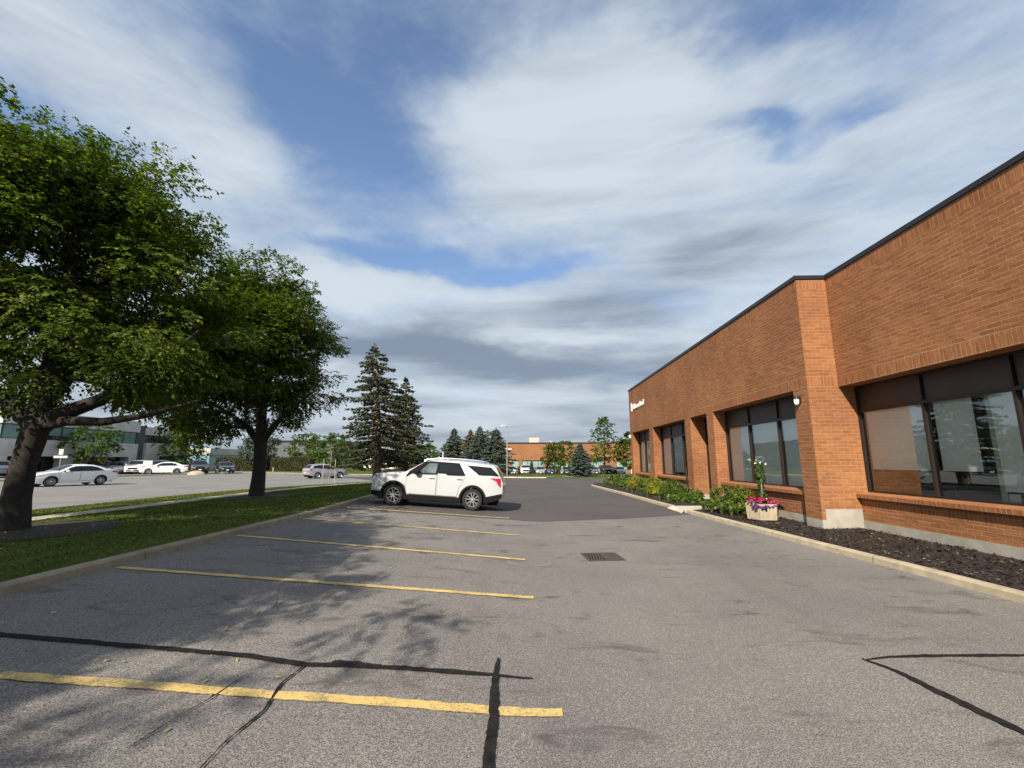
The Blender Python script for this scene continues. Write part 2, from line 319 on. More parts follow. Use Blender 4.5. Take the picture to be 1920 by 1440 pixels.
# ------------------------------------------------------------------ mesh helpers
def tag(o, label=None, cat=None, group=None, kind=None):
    if label: o['label'] = label
    if cat: o['category'] = cat
    if group: o['group'] = group
    if kind: o['kind'] = kind
    return o
def empty(name, loc=(0, 0, 0), rz=0.0, label=None, cat=None, group=None, kind=None):
    o = bpy.data.objects.new(name, None); COL.objects.link(o); o.location = loc; o.rotation_euler = (0, 0, rz)
    o.empty_display_size = 0.3
    return tag(o, label, cat, group, kind)
def link(name, me, material=None, parent=None):
    o = bpy.data.objects.new(name, me); COL.objects.link(o)
    if material is not None: me.materials.append(material)
    if parent is not None: o.parent = parent
    return o
class MB:
    def __init__(s): s.v = []; s.f = []; s.uv = []
    def face(s, pts, uv=None):
        i = len(s.v); s.v += [tuple(p) for p in pts]; s.f.append(tuple(range(i, i+len(pts))))
        s.uv += list(uv) if uv is not None else [(0, 0)]*len(pts)
    def boxuv(s, pts):
        a, b, c = (Vector(pts[k]) for k in (0, 1, 2)); n = (b-a).cross(c-b)
        k = max(range(3), key=lambda i: abs(n[i]))
        i, j = ((1, 2), (0, 2), (0, 1))[k]
        s.face(pts, [(p[i], p[j]) for p in pts])
    def box(s, x0, x1, y0, y1, z0, z1, skip=''):
        q = {'-x': [(x0, y1, z0), (x0, y0, z0), (x0, y0, z1), (x0, y1, z1)], '+x': [(x1, y0, z0), (x1, y1, z0), (x1, y1, z1), (x1, y0, z1)],
             '-y': [(x0, y0, z0), (x1, y0, z0), (x1, y0, z1), (x0, y0, z1)], '+y': [(x1, y1, z0), (x0, y1, z0), (x0, y1, z1), (x1, y1, z1)],
             '-z': [(x0, y1, z0), (x1, y1, z0), (x1, y0, z0), (x0, y0, z0)], '+z': [(x0, y0, z1), (x1, y0, z1), (x1, y1, z1), (x0, y1, z1)]}
        for k, p in q.items():
            if k not in skip.split(): s.boxuv(p)
    def obox(s, c, ax, ay, az):   # oriented box, half axes
        c, ax, ay, az = map(Vector, (c, ax, ay, az))
        P = lambda i, j, k: c+ax*i+ay*j+az*k
        for q in (((-1, 1, -1), (-1, -1, -1), (-1, -1, 1), (-1, 1, 1)), ((1, -1, -1), (1, 1, -1), (1, 1, 1), (1, -1, 1)), ((-1, -1, -1), (1, -1, -1), (1, -1, 1), (-1, -1, 1)),
                  ((1, 1, -1), (-1, 1, -1), (-1, 1, 1), (1, 1, 1)), ((-1, 1, -1), (1, 1, -1), (1, -1, -1), (-1, -1, -1)), ((-1, -1, 1), (1, -1, 1), (1, 1, 1), (-1, 1, 1))):
            s.boxuv([P(*k) for k in q])
    def grid(s, rows):            # rows of equal-length point lists
        i0 = len(s.v); n = len(rows[0])
        for r in rows: s.v += [tuple(p) for p in r]
        for a in range(len(rows)-1):
            for b in range(n-1):
                q = (i0+a*n+b, i0+a*n+b+1, i0+(a+1)*n+b+1, i0+(a+1)*n+b)
                s.f.append(q); s.uv += [(s.v[k][0], s.v[k][1]) for k in q]
    def tube(s, pts, rad, n=10, cap=True):
        pts = [Vector(p) for p in pts]; rows = []
        for i, p in enumerate(pts):
            d = (pts[min(i+1, len(pts)-1)]-pts[max(i-1, 0)]).normalized()
            u = d.cross(Vector((0, 1, 0.13)));
            if u.length < 1e-3: u = d.cross(Vector((1, 0, 0)))
            u.normalize(); v = d.cross(u)
            r = rad[i] if isinstance(rad, (list, tuple)) else rad
            rows.append([p+u*(r*math.cos(2*math.pi*k/n))+v*(r*math.sin(2*math.pi*k/n)) for k in range(n+1)])
        s.grid(rows)
        if cap: s.face(rows[-1][:-1]); s.face(rows[0][:-1][::-1])
    def lathe(s, c, axis, prof, n=24):   # prof: (radius, offset along axis)
        c = Vector(c); a = Vector(axis).normalized(); u = a.cross(Vector((0, 0, 1)));
        if u.length < 1e-3: u = Vector((1, 0, 0))
        u.normalize(); v = a.cross(u)
        s.grid([[c+a*h+u*(r*math.cos(2*math.pi*k/n))+v*(r*math.sin(2*math.pi*k/n)) for k in range(n+1)] for r, h in prof])
    def build(s, name, material, parent=None, smooth=False, merge=False, xf=None):
        me = bpy.data.meshes.new(name)
        vv = s.v if xf is None else [tuple(xf @ Vector(p)) for p in s.v]
        me.from_pydata(vv, [], s.f)
        ul = me.uv_layers.new(name='UVMap'); ul.data.foreach_set('uv', [c for t in s.uv for c in t])
        if merge:
            bm = bmesh.new(); bm.from_mesh(me); bmesh.ops.remove_doubles(bm, verts=bm.verts, dist=1e-4)
            bmesh.ops.recalc_face_normals(bm, faces=bm.faces); bm.to_mesh(me); bm.free()
        if smooth:
            me.polygons.foreach_set('use_smooth', [True]*len(me.polygons))
            if smooth != 'all':
                try: me.set_sharp_from_angle(angle=R(smooth if smooth is not True else 38))
                except Exception: pass
        return link(name, me, material, parent)
def quads(name, V, material, parent=None):      # V: (n,4,3) separate quads
    V = np.asarray(V, np.float32); n = len(V); me = bpy.data.meshes.new(name)
    me.vertices.add(n*4); me.vertices.foreach_set('co', V.reshape(-1))
    me.loops.add(n*4); me.loops.foreach_set('vertex_index', np.arange(n*4, dtype=np.int32))
    me.polygons.add(n); me.polygons.foreach_set('loop_start', np.arange(0, n*4, 4, dtype=np.int32))
    try: me.polygons.foreach_set('loop_total', np.full(n, 4, np.int32))
    except Exception: pass
    me.update(calc_edges=True); me.validate()
    return link(name, me, material, parent)
def tris(name, V, material, parent=None):
    V = np.asarray(V, np.float32); n = len(V); me = bpy.data.meshes.new(name)
    me.vertices.add(n*3); me.vertices.foreach_set('co', V.reshape(-1))
    me.loops.add(n*3); me.loops.foreach_set('vertex_index', np.arange(n*3, dtype=np.int32))
    me.polygons.add(n); me.polygons.foreach_set('loop_start', np.arange(0, n*3, 3, dtype=np.int32))
    try: me.polygons.foreach_set('loop_total', np.full(n, 3, np.int32))
    except Exception: pass
    me.update(calc_edges=True); me.validate()
    return link(name, me, material, parent)
def unit(a): return a/np.maximum(np.linalg.norm(a, axis=-1, keepdims=True), 1e-9)
def leafquads(C, nrm, L, Wd, rng=RNG, droop=0.25):
    """diamond leaves at C with approximate normals nrm"""
    n = len(C); d = unit(rng.normal(size=(n, 3))); d = unit(d-nrm*np.sum(d*nrm, 1, keepdims=True)); d[:, 2] -= droop; d = unit(d)
    s = unit(np.cross(nrm, d)); l = (L*rng.uniform(0.65, 1.25, (n, 1))); w = (Wd*rng.uniform(0.7, 1.2, (n, 1)))
    return np.stack([C-d*l*0.5, C+s*w*0.5+d*l*0.05, C+d*l*0.5, C-s*w*0.5+d*l*0.05], 1)

def leafquads2(C, nrm, d, L, Wd, rng):
    d = unit(d); s = unit(np.cross(nrm, d)); n = len(C); l = L*rng.uniform(0.55, 1.4, (n, 1)); w = Wd*rng.uniform(0.6, 1.3, (n, 1))
    fold = unit(np.cross(d, s))*w*0.18
    return np.stack([C, C+s*w*0.5+d*l*0.42+fold, C+d*l, C-s*w*0.5+d*l*0.42+fold], 1)
def lerp_list(pts, x):
    if x <= pts[0][0]: return pts[0][1]
    for (a, b), (c, d) in zip(pts, pts[1:]):
        if x <= c: return b+(d-b)*(x-a)/(c-a)
    return pts[-1][1]
def sstep(a, b, x):
    t = min(1, max(0, (x-a)/(b-a))); return t*t*(3-2*t)

# ------------------------------------------------------------------ ground heights
PX = [(-38, 0.30), (-31, 0.25), (-16.5, 0.15), (-6.2, 0.372), (0, 0.0), (1, 0.0)]
def G(x, y):
    p = lerp_list(PX, x); fade = 1-0.75*sstep(22, 48, y)*sstep(-30, -14, x)
    fy = -0.009*min(max(y-25, 0), 35) - 0.014*min(max(y-60, 0), 24)
    return p*fade + fy*sstep(-42, -24, x)
def XL(y): return -6.02 if y < 13 else -6.02-0.055*(y-13)          # left edge of the car park
def ROADN(y): return lerp_list([(-60, -16.5), (20, -16.5), (28, -15.6), (37, -13.2), (47, -8.4), (58, -2.5), (68, 8), (78, 30)], y)
def lawn_z(x, y):
    t = min(1, max(0, (XL(y)-x)/max(0.5, XL(y)-ROADN(y))))
    return G(x, y)+0.125+0.07*math.sin(math.pi*t)

def sheet(name, ys, xl, xr, nx, zf, material, kind='structure', **kw):
    m = MB(); rows = []
    for y in ys:
        a, b = xl(y), xr(y); rows.append([(a+(b-a)*i/nx, y, zf(a+(b-a)*i/nx, y)) for i in range(nx+1)])
    m.grid(rows); o = m.build(name, material, smooth='all'); tag(o, kind=kind, **kw); return o
def frange(a, b, n): return [a+(b-a)*i/n for i in range(n+1)]

# base terrain to the horizon
xs = [-1500, -700, -300, -150, -90, -70, -60, -52, -46, -42, -38, -34, -30, -26, -22, -19, -16.5, -14, -12, -10, -8, -6.2, -4, -2, 0, 2, 4, 8, 12, 18, 26, 40, 60, 100, 200, 500, 1500]
ysT = [-1500, -400, -120, -60, -30, -15, -5, 0, 5, 10, 15, 20, 23, 26, 30, 34, 38, 42, 46, 50, 55, 60, 66, 72, 78, 84, 92, 110, 150, 250, 500, 1000, 2500]
tm = MB(); tm.grid([[(x, y, G(x, y)-0.10) for x in xs] for y in ysT])
tag(tm.build('ground', M['lawn'], smooth='all'), kind='structure')

# car park: worn asphalt near, newer dark asphalt beyond, and the street
YA = [-14, -8, -4, -1, 0, 1, 2, 3, 4, 5, 6, 7, 8, 9, 10, 11, 12, 13, 14, 15, 16, 17]
def lot_sheet(name, ys, xr, dz, material):
    m = MB(); rows = []
    for y in ys:
        xl = XL(y); xv = frange(xl, 0, 6)+frange(0, xr(y), 5)[1:]
        rows.append([(x, y, G(x, y)+dz) for x in xv])
    m.grid(rows); return tag(m.build(name, material, smooth='all'), kind='structure')
lot_sheet('car_park', YA, lambda y: 7.4, 0.0, M['old_asphalt'])
# dark overlay edge runs from the left kerb to the right kerb
def seam(x): return lerp_list([(-6.6, 14.75), (-0.4, 14.75), (0.6, 14.55), (2.0, 15.0), (3.2, 15.35), (5.9, 16.6), (9, 17.9)], x)
m = MB(); rows = []
xv = frange(-6.4, 0, 12)+[0.3, 0.6, 1.2, 2.0, 2.6, 3.2, 4.5, 5.9, 6.6]
for t in [0, 0.012, 0.03, 0.06, 0.1, 0.15, 0.2, 0.25, 0.3, 0.35, 0.4, 0.5, 0.6, 0.7, 0.8, 0.9, 1.0]:
    row = []
    for x in xv:
        y = seam(x)+(58.0-seam(x))*t
        X = x if x > 0 else x*(-XL(y)/6.4 if y < 34 else (-XL(34)/6.4+(y-34)*0.11))
        if x > 6: X = 6.6+max(0, (y-34))*0.55
        row.append((X, y, G(X, y)+0.006))
    rows.append(row)
m.grid(rows); tag(m.build('new_paving', M['new_asphalt'], smooth='all'), kind='structure')
YR = [-60, -40, -20, -10, 0, 5, 10, 15, 20, 24, 28, 32, 37, 42, 47, 52, 58, 63, 68, 73, 78]
def ROADF(y): return lerp_list([(-60, -39), (20, -40), (44, -41.5), (54, -39.5), (60, -36), (66, -28), (78, -6)], y)
sheet('street', YR, ROADF, ROADN, 14, lambda x, y: G(x, y)-0.004, M['road_asphalt'])
# parking apron across the street in front of the concrete block
sheet('far_parking', frange(34, 66, 10), lambda y: -62, lambda y: ROADF(y)-1.6, 5, lambda x, y: G(x, y)+0.02, M['road_asphalt'])
sheet('far_car_park', frange(70, 94.5, 6), lambda y: -12, lambda y: 40, 12, lambda x, y: G(x, y)-0.02, M['road_asphalt'])

# kerbs
def kerb(name, pts, wd, ht, zf, material, inner=1):
    """kerb along pts; body lies on the side (inner=+1: to the right of travel)"""
    m = MB(); rows = []
    for i, (x, y) in enumerate(pts):
        a = pts[max(i-1, 0)]; b = pts[min(i+1, len(pts)-1)]
        d = Vector((b[0]-a[0], b[1]-a[1])).normalized(); n = Vector((d.y, -d.x))*inner
        z = zf(x, y)
        P = lambda o, h: (x+n.x*o, y+n.y*o, z+h)
        rows.append([P(0, -0.12), P(0.012, ht-0.03), P(0.035, ht), P(wd-0.02, ht+0.004), P(wd, ht-0.02), P(wd, -0.1)])
    m.grid(rows); m.face(rows[0]); m.face(rows[-1][::-1])
    return tag(m.build(name, material, smooth=30), kind='structure')
kerb('kerb', [(XL(y), y) for y in frange(-14, 34, 48)]+[(-7.7, 35.5), (-8.6, 36.4), (-9.8, 36.9), (-11.5, 37.0)], 0.17, 0.13, lambda x, y: G(x, y), M['kerb_old'], -1)
KR = [(6.72, -12), (6.72, 4), (6.68, 6.6), (6.58, 8.3), (6.40, 10.2), (6.20, 12.7), (6.02, 14.9), (5.86, 17.0)]
KR2 = [(5.82, 18.6), (5.66, 21.0), (5.48, 25.4), (5.30, 30), (5.20, 33.6), (5.16, 36.2)]
kerb('kerb', KR, 0.16, 0.13, lambda x, y: 0, M['kerb'], 1)
kerb('kerb', KR2+[(5.3, 36.9), (5.8, 37.3), (7.0, 37.5), (14, 37.7)], 0.16, 0.13, lambda x, y: G(x, y), M['kerb'], 1)
kerb('kerb', [(-9, 56.2), (-4, 57.0), (1.0, 57.5), (2.6, 57.7), (3.0, 59.2), (4.2, 60.4), (10.0, 61.2), (16, 62.2), (26, 64)], 0.25, 0.13, lambda x, y: G(x, y), M['walk'], -1)
kerb('kerb', [(ROADN(y), y) for y in frange(-30, 36, 30)], 0.15, 0.11, lambda x, y: G(x, y), M['kerb_old'], 1)
kerb('kerb', [(ROADF(y), y) for y in frange(-10, 72, 40)], 0.18, 0.13, lambda x, y: G(x, y), M['kerb'], -1)

# lawn strip, pavement, mulch rings
YL = frange(-14, 36.8, 50)
sheet('lawn', YL, lambda y: ROADN(y)+0.13, lambda y: XL(y)-0.15, 14, lawn_z, M['lawn'])
sheet('pavement', frange(-14, 36.6, 40), lambda y: lerp_list([(-14, -13.5), (22, -13.2), (30, -12.4), (37, -11.0)], y), lambda y: lerp_list([(-14, -12.35), (22, -12.05), (30, -11.25), (37, -9.8)], y), 3, lambda x, y: lawn_z(x, y)+0.006, M['walk'])
sheet('lawn', frange(58, 76, 8), lambda y: -22+(y-58)*1.2, lambda y: 30, 16, lambda x, y: G(x, y)+0.13+0.18*math.sin(math.pi*(y-58)/18) - 0.12*(y < 61 and x > 2.8), M['lawn'])
def disc(name, cx, cy, r, material, dz):
    m = MB(); n = 28
    rows = []
    for k in range(6):
        rr = r*k/5
        rows.append([(cx+rr*(1+0.08*math.sin(3*a+cx))*math.cos(a), cy+rr*(1+0.08*math.sin(3*a+cx))*math.sin(a), 0) for a in frange(0, 2*math.pi, n)])
    rows = [[(x, y, lawn_z(x, y)+dz+0.04*(1-k/5)) for x, y, _ in row] for k, row in enumerate(rows)]
    m.grid(rows); return tag(m.build(name, material, smooth='all'), kind='stuff')
disc('mulch', -10.4, 9.1, 1.7, M['soil'], 0.012); disc('mulch', -10.85, 18.1, 1.35, M['soil'], 0.012); disc('mulch', -10.2, 30, 1.0, M['soil'], 0.012)

# planting bed on the right
def bed_z(x, y): return 0.105+0.05*max(0, min(1, (x-6.6)/1.5))+0.012*math.sin(x*7+y*3)
sheet('planting_bed', frange(-12, 17.15, 60), lambda y: lerp_list([(b, a) for a, b in KR], y)+0.14, lambda y: 9.3, 8, bed_z, M['mulch'])
sheet('planting_bed', frange(18.6, 37.3, 30), lambda y: lerp_list([(b, a) for a, b in KR2], y)+0.14, lambda y: 9.3 if y < 33.3 else 7.9, 6, bed_z, M['mulch'])
m = MB(); m.box(5.86, 9.2, 17.15, 18.6, -0.1, 0.112); m.face([(5.70, 17.0, 0.004), (5.70, 18.75, 0.004), (5.86, 18.6, 0.112), (5.86, 17.15, 0.112)][::-1])
tag(m.build('path', M['walk']), kind='structure')

# wood chips in the beds
def chips(n, xf, y0, y1, sz):
    y = RNG.uniform(y0, y1, n); lo = np.array([xf(t) for t in y]); x = lo+(8.95-lo)*RNG.uniform(0, 1, n)
    z = np.array([bed_z(a, b) for a, b in zip(x, y)])+RNG.uniform(0.0, 0.03, n)
    C = np.stack([x, y, z], 1); nr = RNG.normal(size=(n, 3))*0.45; nr[:, 2] += 1; nr = unit(nr)
    return leafquads(C, nr, sz, sz*0.42, droop=0.0)
V = np.concatenate([chips(5200, lambda t: lerp_list([(b, a) for a, b in KR], t)+0.2, 4.5, 17.1, 0.085), chips(1800, lambda t: lerp_list([(b, a) for a, b in KR2], t)+0.2, 18.7, 36, 0.10)])
tag(quads('wood_chips', V, M['chip']), 'dark brown wood chips spread over the planting bed', 'mulch', kind='stuff')

# ------------------------------------------------------------------ painted lines, tar seals, drain
def ribbon(name, pts, wd, dz, material, jag=0.0, taper=False):
    rows = []; rnd = random.Random(len(pts)*17+int(pts[0][0]*100)); dense = []
    for (a, b) in zip(pts, pts[1:]):
        L = math.hypot(b[0]-a[0], b[1]-a[1]); n = max(1, int(L/0.03))
        for i in range(n): dense.append((a[0]+(b[0]-a[0])*i/n, a[1]+(b[1]-a[1])*i/n))
    dense.append(pts[-1]); m = MB(); N_ = len(dense); ww = 1.0; off = 0.0
    for i, (x, y) in enumerate(dense):
        a = dense[max(i-1, 0)]; b = dense[min(i+1, N_-1)]
        d = Vector((b[0]-a[0], b[1]-a[1])); d.normalize(); n = Vector((d.y, -d.x))
        ww = ww*0.55+0.45+rnd.uniform(-jag, jag)*0.9; off = off*0.8+rnd.uniform(-1, 1)*jag*wd*0.3
        h = wd*0.5*ww
        if taper: h *= min(1, 0.35+i*0.03, 0.35+(N_-1-i)*0.03)
        l = (x+n.x*(h+off), y+n.y*(h+off)); r = (x-n.x*(h-off), y-n.y*(h-off))
        rows.append([(l[0], l[1], G(*l)+dz), (x, y, G(x, y)+dz), (r[0], r[1], G(*r)+dz)])
    m.grid(rows); return tag(m.build(name, material, smooth='all'), kind='structure')
for k, (x0, y0, x1, y1) in enumerate([(-4.12, 3.675, 0.27, 3.77), (-5.95, 6.66, 0.1, 6.66), (-6.0, 9.45, -0.02, 9.06), (-6.0, 12.2, -0.2, 11.85), (-5.95, 15.08, -0.55, 15.07)]):
    ribbon('parking_line', [(x0, y0), (x1, y1)], 0.115, 0.010, M['paint'], 0.10)
ribbon('parking_line', [(-6.2, 18.0), (-0.7, 17.9)], 0.11, 0.012, M['paint'], 0.05)
ribbon('tar_seal', [(-6.0, 4.42), (-4.9, 4.33), (-2.5, 4.30), (-1.95, 4.22), (-1.6, 4.27), (-1.1, 4.30), (-0.3, 4.31), (0.05, 4.29)], 0.075, 0.014, M['tar'], 0.14, True)
ribbon('tar_seal', [(-1.75, 4.29), (-1.3, 4.31)], 0.14, 0.016, M['tar'], 0.3, True)
ribbon('tar_seal', [(-0.27, 4.64), (-0.28, 4.3), (-0.25, 3.7), (-0.24, 3.1), (-0.25, 2.4)], 0.075, 0.018, M['tar'], 0.16, True)
ribbon('tar_seal', [(-1.95, 4.22), (-1.98, 3.9), (-1.90, 3.5), (-1.93, 3.1), (-1.90, 2.6)], 0.016, 0.0145, M['tar'], 0.5)
ribbon('tar_seal', [(-2.33, 3.95), (-2.36, 3.6), (-2.42, 3.3), (-2.45, 3.0)], 0.008, 0.0145, M['tar'], 0.5)
ribbon('tar_seal', [(3.28, 4.78), (3.6, 4.86), (4.2, 4.90), (5.2, 4.94)], 0.06, 0.008, M['tar'], 0.16, True)
ribbon('tar_seal', [(3.25, 4.80), (3.37, 4.55), (3.40, 4.25), (3.50, 3.6), (3.62, 3.0)], 0.085, 0.010, M['tar'], 0.2, True)
ribbon('crack', [(-2.9, 4.35), (-3.1, 4.9), (-3.0, 5.6), (-3.3, 6.2)], 0.004, 0.005, M['tar'], 0.6)
# kerb-side tyre scuffs of white arc
ribbon('chalk_mark', [(0.05+0.42*math.cos(a), 8.95+0.42*math.sin(a)) for a in frange(3.4, 6.0, 8)], 0.02, 0.006, simple('chalk', (0.34, 0.32, 0.30), 0.9), 0.3)

g = empty('drain_grate', (1.52, 9.38, 0), R(7), 'rusty square iron drain grate set flush in the asphalt', 'drain grate')
m = MB(); m.box(-0.33, 0.33, -0.33, 0.33, -0.03, 0.006); m.build('pit', M['pit'], g)
m = MB(); m.box(-0.36, -0.31, -0.36, 0.36, 0.0, 0.016); m.box(0.31, 0.36, -0.36, 0.36, 0.0, 0.016); m.box(-0.31, 0.31, -0.36, -0.31, 0.0, 0.016); m.box(-0.31, 0.31, 0.31, 0.36, 0.0, 0.016)
m.build('frame', M['grate_iron'], g)
m = MB(); m.box(0.0, 0.31, -0.31, 0.31, 0.006, 0.014)
for k in range(6):
    x = -0.29+k*0.055; m.obox((x, 0, 0.010), (0.012, 0, 0), (0.06, 0.30, 0), (0, 0, 0.005))
m.build('bars', M['grate_iron'], g)
# ------------------------------------------------------------------ the brick office building on the right
X1, X2 = 7.77, 8.60
ZT, ZS, YS, YF = 7.03, 3.9, 12.32, 33.4
B = empty('office_building', (X1, 12.32, 0), 0, 'long single storey orange brick office building with dark roof edge beside the car park', 'building')
BX = Matrix.Translation((-X1, -12.32, 0))
def bp(m, name, material, parent=None, **k): return m.build(name, material, parent or B, xf=BX, **k)
# upper brick bands: plain courses between two soldier courses
m = MB(); m.box(X1, 8.95, YS, YF, ZS+0.3, ZT-0.3, '-z +z'); m.box(X2, 9.9, -12, YS, ZS+0.3, ZT-0.3, '-z +z'); bp(m, 'wall', M['brick'])
m = MB()
for z0, z1 in ((ZS, ZS+0.3), (ZT-0.3, ZT)):
    m.box(X1, 8.95, YS, YF, z0, z1, '+z'); m.box(X2, 9.9, -12, YS, z0, z1, '+z')
bp(m, 'lintel_course', M['soldier'])
m = MB(); m.box(X1-0.035, 9.1, YS-0.035, YF+0.035, ZT, ZT+0.11); m.box(X2-0.035, 10.0, -12.04, YS-0.036, ZT, ZT+0.11)
bp(m, 'coping', M['coping'])
# piers
PIERS = [(12.32, 12.99), (18.64, 19.30), (21.23, 21.95), (27.52, 28.31), (32.84, 33.4)]
for (a, b) in PIERS:
    m = MB(); m.box(X1, 8.75, a, b, 0.36, ZS, '-z +z'); bp(m, 'pier', M['brick'])
    m = MB(); m.box(X1-0.006, 8.75, a-0.006, b+0.006, -0.2, 0.36); bp(m, 'pier_base', M['concrete'])
m = MB(); m.box(8.75, 9.62, YS, YS+0.4, 0.36, ZS, '-z +z'); bp(m, 'pier', M['brick'])
m = MB(); m.box(X1+0.10, 8.83, YS-0.010, YS+0.05, -0.2, 0.64); m.box(8.76, 9.6, YS-0.004, YS+0.3, -0.2, 0.36); bp(m, 'pier_base', M['concrete'])
for (a, b) in ((2.6, 3.3),):
    m = MB(); m.box(X2, 9.6, a, b, 0.36, ZS, '-z +z'); bp(m, 'pier', M['brick'])
    m = MB(); m.box(X2-0.006, 9.6, a-0.006, b+0.006, -0.2, 0.36); bp(m, 'pier_base', M['concrete'])
# walls under the windows + sills
def under(xw, a, b):
    m = MB(); m.box(xw, xw+0.5, a, b, 0.36, 0.70, '-z +z'); bp(m, 'wall', M['brick'])
    m = MB(); m.box(xw, xw+0.5, a, b, 0.70, 0.93, '-z'); bp(m, 'lintel_course', M['soldier'])
    m = MB(); m.box(xw-0.012, xw+0.5, a, b, -0.2, 0.36); bp(m, 'wall_base', M['concrete'])
    m = MB(); x0, x1 = xw-0.11, xw+0.36
    P = [(x0, 0.94), (x0, 1.035), (x1, 1.10), (x1, 0.94)]
    q = [[(p[0], y, p[1]) for p in P] for y in (a+0.012, b-0.012)]
    for i in range(4):
        j = (i+1) % 4; pts = [q[0][i], q[0][j], q[1][j], q[1][i]][::-1]
        m.face(pts, [((p[1], p[2]) if i == 0 else (p[1], p[0])) for p in pts])
    m.boxuv(q[0]); m.boxuv(q[1][::-1]); bp(m, 'sill', M['soldier'])
BAYS_FAR = [(12.99, 18.64), (21.95, 27.52), (28.31, 32.84)]
for a, b in BAYS_FAR: under(X1+0.22, a, b)
under(X2+0.22, 3.3, YS); under(X2+0.22, -12, 2.6)
# windows: frame, spandrel panels, panes and roller blinds
def window(xw, a, b, mull, blinds):
    f = MB(); t = 0.055
    f.box(xw-0.04, xw+0.07, a, b, 3.18, 3.26); f.box(xw-0.05, xw+0.07, a, b, 1.06, 1.125); f.box(xw-0.04, xw+0.07, a, b, ZS-0.05, ZS)
    edges = [a]+sorted(mull)+[b]
    for i, y in enumerate(edges):
        lo, hi = (y, y+t) if i == 0 else ((y-t, y) if i == len(edges)-1 else (y-t/2, y+t/2))
        f.box(xw-0.055, xw+0.08, lo, hi, 1.125, 3.18); f.box(xw-0.055, xw+0.08, lo, hi, 3.26, ZS-0.05)
    fo = bp(f, 'window', M['bronze'])
    s = MB()
    for p, q in zip(edges, edges[1:]): s.box(xw, xw+0.05, p+t, q-t, 3.262, ZS-0.052)
    bp(s, 'spandrel', M['spandrel'], fo)
    for p, q in zip(edges, edges[1:]):
        g_ = MB(); g_.boxuv([(xw+0.01, q-t/2, 1.12), (xw+0.01, p+t/2, 1.12), (xw+0.01, p+t/2, 3.185), (xw+0.01, q-t/2, 3.185)])
        bp(g_, 'pane', M['glass'], fo)
    for (p, q, z0) in blinds:
        bl = MB(); n = 10
        bl.grid([[(xw+0.075, p+(q-p)*i/n, z) for i in range(n+1)] for z in (z0, 3.2)]); bl.box(xw+0.066, xw+0.084, p, q, z0-0.025, z0)
        bp(bl, 'blind', M['blind'], fo)
    return fo
window(X1+0.53, 12.99, 18.64, (14.83, 16.75), [(16.80, 18.55, 1.13), (14.9, 16.68, 1.13), (13.1, 14.75, 1.13)])
window(X1+0.53, 21.95, 27.52, (23.8, 25.7), [(25.75, 27.45, 1.13), (23.9, 25.6, 1.3)])
window(X1+0.53, 28.31, 32.84, (29.8, 31.3), [(31.35, 32.75, 1.13), (29.9, 31.2, 1.13)])
window(X2+0.48, 3.3, YS, (10.33, 8.40, 6.47, 4.55), [(10.38, 12.20, 1.70), (9.33, 10.20, 1.70), (8.46, 8.98, 1.34), (6.55, 8.30, 1.34), (4.6, 6.4, 1.34)])
window(X2+0.48, -12, 2.6, (0.7, -1.2, -3.1, -5, -6.9, -8.8), [(-1.1, 0.6, 1.4), (-3, -1.3, 1.4)])
m = MB(); m.box(X2+0.63, X2+0.71, 9.03, 9.15, 1.1, 3.2); bp(m, 'inner_post', M['green_metal'])
# recessed entrance
m = MB(); m.box(8.50, 8.58, 19.30, 21.23, 0.10, ZS-0.001); d = bp(m, 'door', M['spandrel'])
m = MB(); m.box(8.44, 8.50, 19.30, 19.42, 0.10, ZS-0.01); m.box(8.44, 8.50, 21.11, 21.23, 0.10, ZS-0.01); m.box(8.44, 8.50, 19.42, 21.11, 2.3, 2.42); m.box(8.43, 8.50, 20.22, 20.31, 0.1, 2.3); bp(m, 'door_frame', M['bronze'], d)
m = MB(); m.box(8.40, 8.44, 20.1, 20.14, 0.9, 1.4); bp(m, 'handle', M['galv'], d)
m = MB(); m.box(7.9, 8.6, 19.30, 21.23, -0.1, 0.118); bp(m, 'threshold', M['walk'])
# building mass, rooms, roof
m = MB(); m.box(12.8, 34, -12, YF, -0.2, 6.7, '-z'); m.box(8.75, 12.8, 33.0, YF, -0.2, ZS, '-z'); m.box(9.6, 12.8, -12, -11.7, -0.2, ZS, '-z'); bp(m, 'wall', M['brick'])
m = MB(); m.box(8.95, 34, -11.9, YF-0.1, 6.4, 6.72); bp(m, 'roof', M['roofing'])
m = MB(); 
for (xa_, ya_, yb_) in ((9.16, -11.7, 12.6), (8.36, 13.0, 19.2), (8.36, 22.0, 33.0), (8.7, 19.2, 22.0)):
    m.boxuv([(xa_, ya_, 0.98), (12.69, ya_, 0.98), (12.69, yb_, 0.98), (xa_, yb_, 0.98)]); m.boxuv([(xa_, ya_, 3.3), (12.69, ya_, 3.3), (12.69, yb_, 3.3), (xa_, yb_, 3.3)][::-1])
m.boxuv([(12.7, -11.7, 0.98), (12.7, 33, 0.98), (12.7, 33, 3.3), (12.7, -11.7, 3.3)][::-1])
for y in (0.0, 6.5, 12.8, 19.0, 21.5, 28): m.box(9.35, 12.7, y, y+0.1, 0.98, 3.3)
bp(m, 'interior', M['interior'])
# white container on the window ledge inside, and a desk
o = MB(); o.box(9.20, 9.40, 8.78, 8.98, 1.11, 1.27); o = o.build('storage_tub', M['white_plastic']); tag(o, 'small white plastic tub on the ledge inside the near window', 'tub')
m = MB(); m.box(9.6, 10.5, 10.45, 12.0, 1.28, 1.33)
for x in (9.7, 10.4):
    for y in (10.55, 11.9): m.box(x-0.03, x+0.03, y-0.03, y+0.03, 0.99, 1.279)
tag(m.build('desk', M['interior']), 'dark desk standing behind the first pane of the near window', 'desk')
